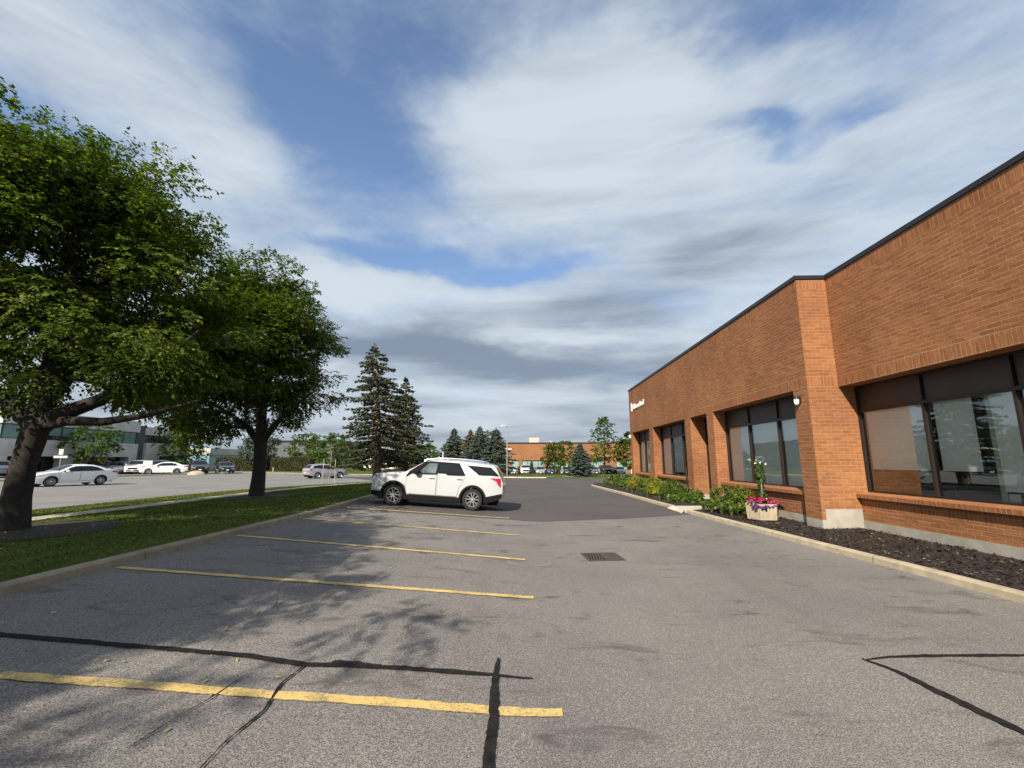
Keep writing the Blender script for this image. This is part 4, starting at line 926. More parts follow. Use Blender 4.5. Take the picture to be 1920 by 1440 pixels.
# ------------------------------------------------------------------ trees
def branch_pts(p0, p1, n, wob, rnd, sag=0.0):
    p0, p1 = Vector(p0), Vector(p1); L = (p1-p0).length; o = []
    ph = [rnd.uniform(0, 6.28) for _ in range(4)]
    for i in range(n+1):
        t = i/n; q = p0.lerp(p1, t); e = math.sin(math.pi*t)
        q += Vector((math.sin(3*t+ph[0])-math.sin(ph[0]), math.sin(3*t+ph[1])-math.sin(ph[1]), 0.6*(math.sin(4*t+ph[2])-math.sin(ph[2]))))*wob*L*min(1, t*1.5)
        q.z += sag*L*e; o.append(q)
    return o
def broadleaf(name, base, skeleton, crown, seed, label, leafmat, nclump, per, lsize, clump_r=(0.45, 0.85), group=None, limbs=16, trunk_r=0.25, bark='bark', holes=0.0, profile=None, cat='tree'):
    """skeleton: list of (points, radii) main stems; crown: (cx,cy,cz,rx,ry,rz) relative to base"""
    rnd = random.Random(seed); rng = np.random.default_rng(seed)
    root = empty(name, base, 0, label, cat, group)
    m = MB()
    for pts, rad in skeleton: m.tube(pts, rad, 12)
    cx, cy, cz, rx, ry, rz = crown
    prof = profile or (lambda t: math.sqrt(max(0.0, 1-(2*t-1)**2))**0.8)
    # clump centres: shell-weighted points inside the outline
    C = []; sprig = set()
    while len(C) < nclump:
        t = rng.uniform(0, 1)**0.9; a = rng.uniform(0, 2*math.pi); q = rng.uniform(0.12, 1.0)**0.45
        lump = 1+0.15*math.sin(3*a+seed+4*t)+0.11*math.sin(5*a-7*t+seed)+0.07*math.sin(2*a+13*t)
        r = prof(t)*q*lump
        if rng.uniform(0, 1) > 0.35+0.65*prof(t): continue
        if rng.uniform(0, 1) < 0.12: r = prof(t)*rng.uniform(1.0, 1.16)*lump; sprig.add(len(C))
        C.append((cx+rx*r*math.cos(a), cy+ry*r*math.sin(a), cz-rz+2*rz*t+(0.05*rz if len(C) in sprig else 0)))
    if nclump > 300:      # the two near trees: foliage gathers on limbs, leaving gaps and a stepped outline
        hubs = C[:int(nclump/6.3)]; C = []
        for i, hb in enumerate(hubs):
            k = int(rng.integers(6, 12)); sp = rng.uniform(0.45, 0.80)
            for j in range(k):
                o_ = rng.normal(size=3)*np.array([sp, sp, sp*0.62]); C.append(tuple(np.array(hb)+o_))
        sprig = set(i for i in range(len(C)) if rng.uniform() < 0.06)
    C = np.array(C)
    tips = [Vector(p) for pts, _ in skeleton[1:] for p in pts[-2:]] or [Vector(skeleton[0][0][-1])]
    stems = [(Vector(p), r) for pts, rad in skeleton for p, r in zip(pts[1:], rad[1:])]
    for k in range(limbs):
        c = Vector(C[rng.integers(len(C))]); s0 = min((s for s in stems if s[0].z < c.z+0.8), key=lambda s: (s[0]-c).length+0.6*max(0, s[0].z-c.z+0.5), default=stems[0])
        r0 = min(s0[1]*0.6, 0.10); pts = branch_pts(s0[0], c, 6, 0.05, rnd, -0.03)
        m.tube(pts, [max(0.008, r0*(1-0.85*i/6)) for i in range(7)], 6)
        for j in (3, 4, 5):
            c2 = Vector(C[np.argmin(np.sum((C-np.array(pts[j])-rng.normal(size=3)*0.9)**2, 1))])
            m.tube(branch_pts(pts[j], c2, 4, 0.06, rnd), [0.022, 0.018, 0.014, 0.010, 0.006], 5)
    m.build('trunk', M[bark], root, smooth='all')
    LV = []
    ctr = np.array([cx, cy, cz-0.35*rz])
    for ci, c in enumerate(C):
        R_ = rng.uniform(*clump_r); n = int(per*rng.uniform(0.7, 1.3))
        if ci in sprig: R_ *= 0.55; n = int(n*0.4)
        nt = max(2, n//9); per_t = 9
        d = unit(rng.normal(size=(nt, 3))); d[:, 2] *= 0.75
        rr = R_*rng.uniform(0.15, 0.85, (nt, 1))**0.7; out_ = unit(c-ctr)
        b0 = c+d*rr*np.array([1.15, 1.15, 0.75])
        td = unit(d*0.8+out_*0.7+np.array([0, 0, -0.25])+rng.normal(size=(nt, 3))*0.35)
        tl = R_*rng.uniform(0.35, 0.7, (nt, 1))
        k = np.tile(np.arange(per_t), nt); I = np.repeat(np.arange(nt), per_t); s_ = (k[:, None]+rng.uniform(0, 1, (len(k), 1)))/per_t
        T = td[I]; sd_ = unit(np.cross(T, np.array([0.1, 0.2, 1.0]))); sign = np.where(k % 2 == 0, 1.0, -1.0)[:, None]
        pos = b0[I]+T*tl[I]*s_; pos[:, 2:] -= 0.22*tl[I]*s_*s_
        ld = unit(T*0.55+sd_*sign*0.75+np.array([0, 0, -0.40])+rng.normal(size=T.shape)*0.30)
        nr = unit(np.array([0, 0, 1.0])+out_*0.35+rng.normal(size=T.shape)*0.45)
        LV.append(leafquads2(pos, nr, ld, lsize, lsize*0.66, rng))
    quads('crown', np.concatenate(LV), M[leafmat], root)
    return root
def egg(t): return (math.sin(math.pi*min(1, t*0.88+0.12))**0.75)*(1.0-0.30*t)*1.08
b1 = Vector((-10.38, 9.1, lawn_z(-10.4, 9.1)-0.02))
sk1 = [([(-0.08, 0, -0.15), (-0.10, 0, 0.05), (-0.12, 0, 0.7), (-0.09, 0, 1.35), (0.01, 0, 1.95), (0.07, 0, 2.4)], [0.36, 0.29, 0.235, 0.21, 0.23, 0.22]),
       ([(0.05, 0, 2.1), (-0.35, -0.1, 2.55), (-0.95, -0.2, 2.95), (-1.7, -0.5, 3.5), (-2.4, -0.8, 4.4)], [0.17, 0.16, 0.14, 0.10, 0.05]),
       ([(0.05, 0, 2.2), (0.02, 0.1, 3.0), (-0.03, 0.2, 4.2), (-0.25, 0.4, 6.0), (-0.5, 0.5, 8.6)], [0.24, 0.21, 0.17, 0.11, 0.03]),
       ([(0.06, 0, 2.15), (0.55, 0.05, 2.45), (1.15, 0.2, 2.75), (1.85, 0.5, 3.4), (2.6, 0.9, 4.5)], [0.20, 0.16, 0.13, 0.09, 0.03]),
       ([(0.25, 0.0, 2.2), (0.8, -0.1, 2.26), (1.45, 0.0, 2.25), (2.2, 0.2, 2.4), (3.1, 0.6, 2.8)], [0.12, 0.10, 0.085, 0.06, 0.02]),
       ([(0.0, 0.05, 2.5), (-0.3, 0.8, 3.4), (-0.5, 1.6, 4.8), (-0.4, 2.3, 6.4)], [0.15, 0.13, 0.09, 0.03])]
t1 = broadleaf('broadleaf_tree', b1, sk1, (-1.35, 0.9, 6.0, 3.85, 3.85, 2.85), 3, 'large dark leafy tree leaning at the left edge, nearest the car park', 'leaf', 560, 360, 0.100, (0.38, 0.80), 'trees along the lawn strip', 26, profile=egg)
b2 = Vector((-10.87, 18.1, lawn_z(-10.9, 18.1)-0.02))
sk2 = [([(0, 0, -0.15), (0, 0, 0.05), (0.02, 0, 0.8), (0.0, 0, 1.7), (-0.05, 0, 2.4)], [0.40, 0.30, 0.25, 0.24, 0.26]),
       ([(-0.05, 0, 2.2), (-0.1, 0, 3.6), (0.1, 0, 5.5), (0.1, 0.1, 9.0)], [0.22, 0.17, 0.11, 0.03]),
       ([(-0.05, 0, 2.1), (0.6, -0.2, 2.9), (1.4, -0.4, 3.6), (2.3, -0.4, 4.3)], [0.15, 0.12, 0.08, 0.03]),
       ([(-0.05, 0, 2.1), (-0.7, 0.1, 2.8), (-1.6, 0.2, 3.4), (-2.6, 0.0, 4.0)], [0.15, 0.12, 0.08, 0.03])]
broadleaf('broadleaf_tree', b2, sk2, (-0.95, 0.1, 6.0, 2.85, 2.9, 3.6), 8, 'second dark leafy tree on the lawn strip, upright trunk in a mulch ring', 'leaf', 470, 280, 0.112, (0.36, 0.76), 'trees along the lawn strip', 18, profile=egg)
# two more of the row stand beside and behind the camera and shade the lawn and the bays
for k, (x, y, rz, sc) in enumerate([(-10.7, 0.5, 2.2, 1.0), (-12.2, -8.6, 4.0, 1.0)]):
    c = t1.copy(); COL.objects.link(c); c.location = (x, y, lawn_z(x, y)-0.02); c.rotation_euler = (0, 0, rz); c.scale = (sc, sc, sc)
    c['label'] = ['leafy tree beside the camera on the lawn strip, shading the bays', 'leafy tree behind the camera on the lawn strip'][k]
    for ch in t1.children:
        d = ch.copy(); COL.objects.link(d); d.parent = c
def small_tree(name, x, y, h, r, seed, label, leafmat, trunk=0.3, ncl=70, per=60, ls=0.22, gz=None, lean=0.0, cl=(0.3, 0.6), group=None, prof=None):
    z = gz if gz is not None else G(x, y); th = h*trunk
    sk = [([(0, 0, -0.2), (0, 0, th*0.5), (lean*0.3, 0, th), (lean, 0, h*0.85)], [0.035*h*0.45, 0.03*h*0.45, 0.026*h*0.45, 0.02])]
    return broadleaf(name, Vector((x, y, z)), sk, (lean*0.5, 0, th*0.9+(h-th*0.9)/2, r, r, (h-th*0.9)/2), seed, label, leafmat, ncl, per, ls, cl, group, 8, profile=prof)
BG = 'small broadleaf trees in the distance'
small_tree('broadleaf_tree', -49.3, 50, 5.7, 2.5, 21, 'small bright green tree in front of the concrete block windows', 'leaf_bright', 0.30, 60, 90, 0.24, 0.3, -0.5, (0.35, 0.7), BG)
small_tree('broadleaf_tree', -49.2, 63.5, 6.0, 3.0, 22, 'bright green tree at the end of the concrete block', 'leaf_bright', 0.12, 90, 90, 0.27, 0.2, 0, (0.4, 0.8), BG)
small_tree('broadleaf_tree', -46.0, 77, 6.4, 3.4, 23, 'pale leafy tree rising behind the hedge', 'leaf_blue', 0.15, 90, 90, 0.28, 0, 0, (0.4, 0.8), BG)
small_tree('broadleaf_tree', -40.5, 82, 7.0, 3.2, 24, 'leafy tree behind the hedge beside the second trunk', 'leaf', 0.2, 90, 90, 0.28, -0.2, 0, (0.4, 0.8), BG)
small_tree('broadleaf_tree', -28.8, 66.5, 5.6, 2.9, 25, 'bright green tree beyond the grey crossover', 'leaf_bright', 0.22, 90, 100, 0.26, 0, 0, (0.4, 0.8), BG)
small_tree('broadleaf_tree', -17.0, 74.0, 4.6, 2.3, 27, 'yellow green bush tree seen beneath the two spruces', 'leaf_bright', 0.15, 60, 80, 0.25, -0.2, 0, (0.35, 0.7), BG)
small_tree('broadleaf_tree', -12.6, 78, 5.2, 2.4, 28, 'pale green tree beside the first far conifer', 'leaf_bright', 0.15, 70, 80, 0.26, -0.4, 0, (0.35, 0.7), BG)
small_tree('broadleaf_tree', -5.7, 76, 7.2, 2.2, 29, 'yellow green tree behind the far blue conifers', 'leaf_bright', 0.2, 70, 80, 0.26, -0.4, 0, (0.35, 0.7), BG)
small_tree('broadleaf_tree', 4.2, 66.5, 4.4, 1.75, 30, 'small round dark green tree at the far verge', 'leaf', 0.3, 70, 80, 0.22, -0.2, 0, (0.3, 0.6), BG)
small_tree('broadleaf_tree', 6.6, 78, 5.6, 2.3, 31, 'yellowish tree between the round tree and the blue spruce', 'leaf_bright', 0.22, 60, 70, 0.25, -0.5, 0, (0.3, 0.65), BG)
small_tree('broadleaf_tree', 12.4, 71.5, 9.1, 3.0, 32, 'tall airy maple on the verge before the far brick building', 'leaf_bright', 0.24, 230, 34, 0.24, -0.35, 0.15, (0.25, 0.5), BG, lambda t: 0.12+(1-t)**0.8*min(1, 0.45+t*2.2))
small_tree('broadleaf_tree', 16.6, 71, 6.6, 2.5, 33, 'dense green tree at the corner of the near brick building', 'leaf', 0.18, 90, 90, 0.25, -0.35, 0, (0.35, 0.7), BG)
small_tree('broadleaf_tree', -33.5, 92, 6.0, 3.2, 34, 'green tree in front of the far white sheds', 'leaf', 0.2, 70, 70, 0.3, -0.6, 0, (0.4, 0.8), BG)
small_tree('broadleaf_tree', -22.0, 96, 6.0, 3.2, 35, 'dark green tree far behind the spruce trunk', 'leaf', 0.2, 70, 70, 0.3, -0.6, 0, (0.4, 0.8), BG)
small_tree('broadleaf_tree', -14.0, 104, 5.6, 3.6, 36, 'broad green tree at the far end of the street', 'leaf_bright', 0.15, 70, 70, 0.32, -0.6, 0, (0.4, 0.8), BG)

def spruce(name, base, h, r, seed, label, needles, bare=0.1, dens=1.0, sparse_top=0.0, group=None, bark='spruce_bark', blade=0.30, trunk_r=None, droop=0.25, prof=None, lean=0.0):
    rng = np.random.default_rng(seed); rnd = random.Random(seed)
    root = empty(name, base, 0, label, 'tree', group)
    m = MB(); tr = trunk_r or 0.02*h
    ln = lambda z: lean*(z/h)**2
    m.tube([(ln(h*k/8), 0, (h*k/8 if k else -0.2)) for k in range(9)], [tr*1.15]+[tr*(1-0.93*k/8) for k in range(1, 9)], 10)
    LV = []; z = bare*h; k = 0
    while z < h*0.985:
        t = (z/h-bare)/(1-bare); rad = r*(prof(t) if prof else (1-t)**0.75)*rng.uniform(0.78, 1.12)+0.06
        nb = max(4, int((8-3*t)*dens)); a0 = rng.uniform(0, 6.28)
        for j in range(nb):
            a = a0+2*math.pi*j/nb+rng.uniform(-0.25, 0.25); L = rad*rng.uniform(0.62, 1.15)
            if t > 1-sparse_top and rng.uniform() < 0.35: continue
            dr = droop*(1-t*0.9)+rng.uniform(-0.08, 0.08); ca, sa = math.cos(a), math.sin(a)
            P0 = np.array([ln(z), 0, z])
            def pt(s): return P0+np.array([ca*L*s, sa*L*s, -dr*L*s+0.30*dr*L*s*s*1.6+0.05*L])
            if L > 0.8: m.tube([pt(0), pt(0.5), pt(0.92)], [0.022+0.004*L, 0.016, 0.006], 5, False)
            n = max(6, int(L*26*dens)); s = rng.uniform(0.12, 1.0, n)**0.75
            C = np.stack([pt(q) for q in s]); wdt = 0.30*L*(1-s*0.75)+0.05
            C += np.outer(rng.uniform(-1, 1, n)*wdt, np.array([-sa, ca, 0])); C[:, 2] -= rng.uniform(0, 0.10+0.14*blade, n)
            nr = unit(np.array([ca*0.3, sa*0.3, 1.0])+rng.normal(size=(n, 3))*0.45)
            dirv = unit(np.array([ca, sa, -0.25])+rng.normal(size=(n, 3))*0.45)
            sd_ = unit(np.cross(nr, dirv)); l = blade*rng.uniform(0.6, 1.2, (n, 1)); w_ = blade*0.27*rng.uniform(0.7, 1.3, (n, 1))
            LV.append(np.stack([C-dirv*l*0.5, C+sd_*w_, C+dirv*l*0.5, C-sd_*w_], 1))
            # hanging sprays under the branch
            n2 = max(3, n//2); s2 = rng.uniform(0.2, 1.0, n2); C2 = np.stack([pt(q) for q in s2]); d2 = unit(np.array([ca*0.4, sa*0.4, -1.0])+rng.normal(size=(n2, 3))*0.4)
            n_2 = unit(rng.normal(size=(n2, 3))); s_2 = unit(np.cross(n_2, d2)); l2 = blade*rng.uniform(0.6, 1.1, (n2, 1))
            LV.append(np.stack([C2, C2+d2*l2*0.5+s_2*blade*0.2, C2+d2*l2, C2+d2*l2*0.5-s_2*blade*0.2], 1))
        z += h*(0.028-0.010*t)*rng.uniform(0.8, 1.25)/max(0.7, dens)
    # tip
    n = 14; C = np.stack([ln(h)+rng.normal(size=n)*0.04, rng.normal(size=n)*0.04, h*rng.uniform(0.95, 1.0, n)], 1)
    LV.append(leafquads(C, unit(rng.normal(size=(n, 3))), blade, blade*0.4, rng, -0.8))
    m.build('trunk', M[bark], root, smooth='all'); quads('crown', np.concatenate(LV), M[needles], root)
    return root
zs = lawn_z(-10.0, 30)
spruce('spruce_tree', (-9.95, 30, zs), 9.65, 2.9, 41, 'tall ragged spruce with thin bare top on the lawn strip', 'needle', 0.16, 1.0, 0.30, 'spruces on the lawn strip', blade=0.24, trunk_r=0.30, droop=0.28, prof=lambda t: 0.25+0.75*(1-t)**0.7 if t < 0.8 else 0.46*(1-t)/0.2*0.9+0.05, lean=-0.6)
spruce('spruce_tree', (-10.6, 39.5, G(-10.6, 39.5)+0.12), 9.3, 3.0, 42, 'second ragged spruce, shorter, half behind the tall one', 'needle', 0.10, 1.0, 0.2, 'spruces on the lawn strip', blade=0.26, trunk_r=0.26, droop=0.28, lean=-0.3)
CF = 'conifers on the far verge'
spruce('spruce_tree', (-10.3, 64, -0.35), 6.9, 3.2, 43, 'slim blue green conifer standing apart on the far verge', 'needle_blue', 0.04, 0.9, 0, CF, blade=0.30)
spruce('spruce_tree', (-8.9, 72, -0.5), 7.4, 3.0, 44, 'brownish conifer behind the group of far conifers', 'needle_brown', 0.04, 0.9, 0, CF, blade=0.30)
spruce('spruce_tree', (-6.6, 64.0, -0.35), 7.1, 3.6, 45, 'blue green conifer with a pointed tip, left of the close pair', 'needle_blue', 0.04, 0.9, 0, CF, blade=0.30)
spruce('spruce_tree', (-4.2, 63.2, -0.35), 6.8, 3.6, 46, 'blue green conifer beside the light pole, right of the close pair', 'needle_blue', 0.04, 0.9, 0, CF, blade=0.30)
spruce('spruce_tree', (7.45, 61.8, -0.12), 4.4, 2.2, 47, 'small dark blue spruce on the verge before the far brick building', 'needle_blue', 0.03, 1.0, 0, CF, blade=0.26)
spruce('spruce_tree', (0.95, 76, -0.5), 2.3, 0.55, 48, 'tiny dark conifer in front of the far brick window', 'needle_blue', 0.03, 0.8, 0, CF, blade=0.22)

# sapling with stakes
s = empty('sapling', (-16.0, 36.4, G(-16, 36.4)+0.1), 0, 'thin young tree tied between two pale stakes on the street verge', 'sapling')
m = MB(); m.tube([(0, 0, -0.1), (0.05, 0, 1.2), (0.1, 0, 2.4), (0.0, 0, 3.2)], [0.03, 0.025, 0.02, 0.008], 6)
for k in range(9):
    a = k*2.4; z = 1.7+k*0.15; m.tube([(0.08, 0, z), (0.08+0.3*math.cos(a), 0.3*math.sin(a), z+0.35)], [0.012, 0.004], 4)
m.build('trunk', M['twig'], s)
for x in (-0.55, 0.5):
    m = MB(); m.tube([(x, 0, -0.1), (x*0.9, 0, 1.9)], 0.025, 6); m.build('stake', M['wood_pole'], s)
C = np.stack([0.08+RNG.normal(size=60)*0.3, RNG.normal(size=60)*0.3, RNG.uniform(1.9, 3.3, 60)], 1); quads('crown', leafquads(C, unit(RNG.normal(size=(60, 3))), 0.11, 0.06), M['leaf_bright'], s)
# hedge
def hedge(name, x0, x1, y, wd, h, label, material, n):
    o = empty(name, (0, 0, 0), 0, label, 'hedge')
    o.location = ((x0+x1)/2, y, G((x0+x1)/2, y)-0.05); L = (x1-x0)/2
    m = MB(); m.box(-L+0.1, L-0.1, -wd/2+0.12, wd/2-0.12, 0, h-0.15); m.build('stems', M['soil'], o)
    U = RNG.uniform(-1, 1, (n, 3)); k = RNG.integers(0, 3, n); C = np.stack([U[:, 0]*L, U[:, 1]*wd/2, (U[:, 2]*0.5+0.5)*h], 1)
    C[k == 0, 1] = -wd/2+RNG.normal(size=(k == 0).sum())*0.08; C[k == 1, 2] = h+RNG.normal(size=(k == 1).sum())*0.09
    C[:, 2] += 0.15*np.sin(C[:, 0]*0.9+x0)*(C[:, 2]/h)
    quads('foliage', leafquads(C, unit(RNG.normal(size=(n, 3))+np.array([0, -0.4, 0.5])), 0.22, 0.13), M[material], o); return o
hedge('hedge', -52.5, -43.6, 75.5, 1.8, 2.0, 'clipped brown green hedge, left half, beyond the street', 'hedge_leaf', 5200)
hedge('hedge', -43.2, -36.2, 75.9, 2.0, 2.1, 'clipped rounded hedge beside the grey crossover, greener right half', 'hedge_leaf', 5200)
hedge('hedge', -1.6, 17.5, 86.6, 1.0, 1.25, 'low dark hedge along the far brick building behind the cars', 'leaf', 4200)
# grass on the lawn strip
n = 120000
y = 2.0+34*RNG.uniform(0, 1, n)**1.55; u = RNG.uniform(0, 1, n)
xr_ = np.array([XL(t) for t in y])-0.2; xl_ = np.array([ROADN(t) for t in y])+0.2; x = xr_+(xl_-xr_)*u
keep = np.ones(n, bool)
for (cx, cy, rr) in ((-10.4, 9.1, 1.45), (-10.85, 18.1, 1.15)): keep &= ((x-cx)**2+(y-cy)**2 > rr*rr) | (RNG.uniform(0, 1, n) < 0.10)
pav = np.array([lerp_list([(-14, -13.5), (22, -13.2), (30, -12.4), (37, -11.0)], t) for t in y]); keep &= ~((x > pav) & (x < pav+1.15))
x, y = x[keep], y[keep]; n = len(x); z = np.array([lawn_z(a, b) for a, b in zip(x, y)])
hh = RNG.uniform(0.015, 0.045, n)*(1+0.01*y); ww = 0.006+0.0010*y; a = RNG.uniform(0, 6.28, n)
C = np.stack([x, y, z-0.006], 1); sx = np.stack([np.cos(a)*ww, np.sin(a)*ww, 0*a], 1); tip = np.stack([RNG.normal(size=n)*0.03, RNG.normal(size=n)*0.03, hh], 1)
tag(tris('grass', np.stack([C-sx, C+sx, C+tip], 1), M['grass_blade']), 'mown green grass of the lawn strip beside the bays', 'grass', kind='stuff')
# fallen petals and dry leaves on lawn and asphalt
n = 650; y = 3+RNG.uniform(0, 1, n)**1.3*14; x = np.array([XL(t) for t in y])+np.where(RNG.uniform(0, 1, n) < 0.72, -RNG.uniform(0.2, 6.5, n), RNG.uniform(0.1, 4.0, n)**1.0)
z = np.array([lawn_z(a, b)+0.05 if a < XL(b) else G(a, b)+0.012 for a, b in zip(x, y)]); C = np.stack([x, y, z], 1); nr = RNG.normal(size=(n, 3))*0.25; nr[:, 2] = 1
tag(quads('fallen_leaves', leafquads(C, unit(nr), 0.055, 0.022, droop=0), M['dry_leaf']), 'small pale fallen petals and leaves under the trees', 'leaves', kind='stuff')

# ------------------------------------------------------------------ planting by the brick wall
def shrub(x, y, r, h, label, matl, n, lsz, group, seed):
    rng = np.random.default_rng(seed); o = empty('shrub', (x, y, bed_z(x, y)), 0, label, 'shrub', group)
    m = MB()
    for k in range(9):
        a = k*0.7; m.tube([(0, 0, -0.02), (0.4*r*math.cos(a), 0.4*r*math.sin(a), h*0.45), (0.7*r*math.cos(a), 0.7*r*math.sin(a), h*0.8)], [0.014, 0.01, 0.005], 5)
    m.build('stems', M['twig'], o)
    nc = 46; LV = []
    for k in range(nc):
        th = rng.uniform(0, 6.28); ph = math.acos(rng.uniform(0.0, 1)); q = rng.uniform(0.55, 1)
        c = np.array([r*q*math.sin(ph)*math.cos(th), r*q*math.sin(ph)*math.sin(th), h*(0.12+0.82*q*math.cos(ph))])
        k_ = int(n/nc); d = unit(rng.normal(size=(k_, 3))); pos = c+d*rng.uniform(0.02, 0.22*r+0.05, (k_, 1)); pos[:, 2] = np.maximum(pos[:, 2], 0.03)
        LV.append(leafquads(pos, unit(d*0.5+np.array([0, 0, 0.7])+c/np.linalg.norm(c)*0.6), lsz, lsz*0.48, rng, 0.35))
    quads('foliage', np.concatenate(LV), M[matl], o); return o
def daylily(x, y, r, h, label, group, seed, n=70):
    rng = np.random.default_rng(seed); o = empty('daylily', (x, y, bed_z(x, y)), 0, label, 'plant', group); V = []
    for k in range(n):
        a = rng.uniform(0, 6.28); L = h*rng.uniform(0.7, 1.25); sp = r*rng.uniform(0.3, 1.1); w_ = rng.uniform(0.007, 0.013); d = np.array([math.cos(a), math.sin(a), 0]); s_ = np.array([-d[1], d[0], 0])*w_
        b0 = d*0.03*rng.uniform(0, 1); pts = [b0+d*sp*t**1.5+np.array([0, 0, L*(1.55*t-0.85*t*t)]) for t in (0, 0.35, 0.7, 1.0)]
        for i in range(3):
            w0, w1 = (1, 1, 0.75, 0.1)[i], (1, 1, 0.75, 0.1)[i+1]
            V.append([pts[i]-s_*w0, pts[i]+s_*w0, pts[i+1]+s_*w1, pts[i+1]-s_*w1])
    quads('leaves', np.array(V), M['blade_leaf'], o); return o
S1 = 'shrubs in the planting bed by the brick wall'
shrub(7.05, 16.55, 0.66, 0.98, 'leafy green shrub beside the entrance path, nearest the car park', 'shrub_leaf', 3000, 0.10, S1, 61)
shrub(7.35, 15.75, 0.60, 0.92, 'green shrub with yellow tips left of the flower planter', 'shrub_leaf', 2600, 0.10, S1, 62)
shrub(7.5, 16.2, 0.50, 0.95, 'yellow green shrub against the wall under the nearest far window', 'gold_leaf', 2000, 0.085, S1, 63)
shrub(7.38, 15.1, 0.36, 0.78, 'small golden shrub touching the flower planter', 'gold_leaf', 1300, 0.075, S1, 64)
for k, (x, y) in enumerate([(6.45, 16.9), (6.52, 16.35), (6.62, 15.75), (6.72, 15.25)]):
    daylily(x, y, 0.30, 0.42, ['strappy daylily clump at the corner of the entrance path', 'strappy daylily clump before the nearest green shrub', 'strappy daylily clump behind the kerb before the yellow tipped shrub', 'strappy daylily clump nearest the flower planter'][k], 'daylily clumps near the planter', 70+k)
spots = [(7.2, 19.6, .38, .55, 'shrub_leaf', 'low green shrub at the far side of the entrance path'), (7.05, 20.6, .52, .75, 'shrub_leaf', 'rounded green shrub before the entrance pier'), (7.0, 21.9, .6, .92, 'shrub_leaf', 'tall green shrub in front of the entrance pier'),
         (7.15, 23.1, .6, .95, 'shrub_leaf', 'leafy green shrub below the middle window'), (6.95, 24.3, .58, .9, 'gold_leaf', 'golden shrub below the middle window'), (7.1, 25.6, .6, .95, 'gold_leaf', 'yellow green shrub below the end of the middle window'),
         (7.0, 26.9, .58, .92, 'shrub_leaf', 'green shrub before the second last pier'), (6.9, 28.2, .6, .95, 'gold_leaf', 'bright golden shrub before the last window'), (7.0, 29.6, .6, .92, 'gold_leaf', 'golden shrub under the last small window'),
         (6.85, 31.1, .62, .95, 'shrub_leaf', 'dark green shrub near the building corner'), (6.7, 32.7, .65, 1.0, 'leaf', 'dark round shrub at the building corner'), (6.5, 34.3, .6, .95, 'leaf', 'dark shrub past the building corner')]
for k, (x, y, r, h, mt, lb) in enumerate(spots): shrub(x, y, r, h, lb, mt, 1700, 0.12, S1, 100+k)
for k in range(9):
    daylily(6.15-0.035*k+0.1*(k % 2), 20.0+1.5*k, 0.34, 0.44, ['first', 'second', 'third', 'fourth', 'fifth', 'sixth', 'seventh', 'eighth', 'ninth'][k]+' daylily clump along the kerb past the entrance path', 'daylily clumps along the far kerb', 130+k, 60)
# concrete planter with flowers and a climbing plant
px0, py0 = 7.22, 14.25
pl = empty('planter', (px0, py0, 0.12), R(-5), 'six sided pebbled concrete planter standing on the wood chips', 'planter')
def hexa(m, r0, r1, z0, z1):
    q = [[(r*math.cos(R(60*k)), r*math.sin(R(60*k)), z) for k in range(6)] for r, z in ((r0, z0), (r1, z1))]
    for k in range(6): j = (k+1) % 6; m.face([q[0][k], q[0][j], q[1][j], q[1][k]])
    return q
m = MB(); hexa(m, 0.39, 0.39, -0.03, 0.035); q = hexa(m, 0.39, 0.455, 0.035, 0.036); hexa(m, 0.455, 0.485, 0.036, 0.50); hexa(m, 0.485, 0.40, 0.50, 0.501); hexa(m, 0.40, 0.40, 0.501, 0.42)
m.build('bowl', M['aggregate'], pl); m = MB(); m.face([(0.40*math.cos(R(60*k)), 0.40*math.sin(R(60*k)), 0.44) for k in range(6)]); m.build('soil', M['soil'], pl)
def flowers(name, pts, label, matl, n, sz, seed):
    rng = np.random.default_rng(seed); o = empty(name, (px0+pts[0][0], py0+pts[0][1], 0.56), 0, label, 'flowers', 'flowers in the concrete planter'); C = []
    for (x, y, z, r) in pts:
        d = unit(rng.normal(size=(n, 3))); d[:, 2] = np.abs(d[:, 2])*0.8; C.append(np.array([x-pts[0][0], y-pts[0][1], z])+d*r*rng.uniform(0.75, 1.05, (n, 1)))
    C = np.concatenate(C); D = unit(C-np.array([0, 0, -0.15])+np.array([0, -0.1, 0.05]))
    quads('leaves', leafquads(C-D*0.05, unit(rng.normal(size=C.shape)), 0.07, 0.04, rng), M['vine_leaf'], o)
    V = []
    for c, d in zip(C, D):
        u = np.cross(d, [0.3, 0.2, 1]); u /= np.linalg.norm(u)+1e-9; v = np.cross(d, u)
        for k in range(5):
            a = 2*math.pi*k/5; b = a+0.62; e = u*math.cos(a)+v*math.sin(a); f = u*math.cos(b)+v*math.sin(b); g_ = u*math.cos(a-0.62)+v*math.sin(a-0.62)
            V.append([c, c+f*sz*0.7+d*0.01, c+e*sz+d*0.004, c+g_*sz*0.7+d*0.01])
    quads('petals', np.array(V), M[matl], o)
flowers('petunias', [(-0.30, -0.16, 0.10, 0.21), (-0.20, 0.06, 0.16, 0.19), (-0.10, -0.24, 0.10, 0.17)], 'hot pink petunias on the left side of the planter', 'petal_pink', 40, 0.045, 201)
flowers('petunias', [(0.33, -0.08, 0.05, 0.12), (0.27, 0.14, 0.08, 0.13)], 'pink petunias on the right side of the planter', 'petal_pink', 22, 0.045, 202)
flowers('petunias', [(-0.30, -0.30, -0.05, 0.13), (-0.10, -0.38, -0.07, 0.13)], 'deep purple petunias spilling over the left front rim', 'petal_purple', 36, 0.04, 203)
flowers('petunias', [(0.14, -0.34, -0.02, 0.14), (0.30, -0.28, 0.0, 0.13), (0.46, -0.18, -0.10, 0.08)], 'deep purple petunias spilling over the right front rim', 'petal_purple', 32, 0.04, 204)
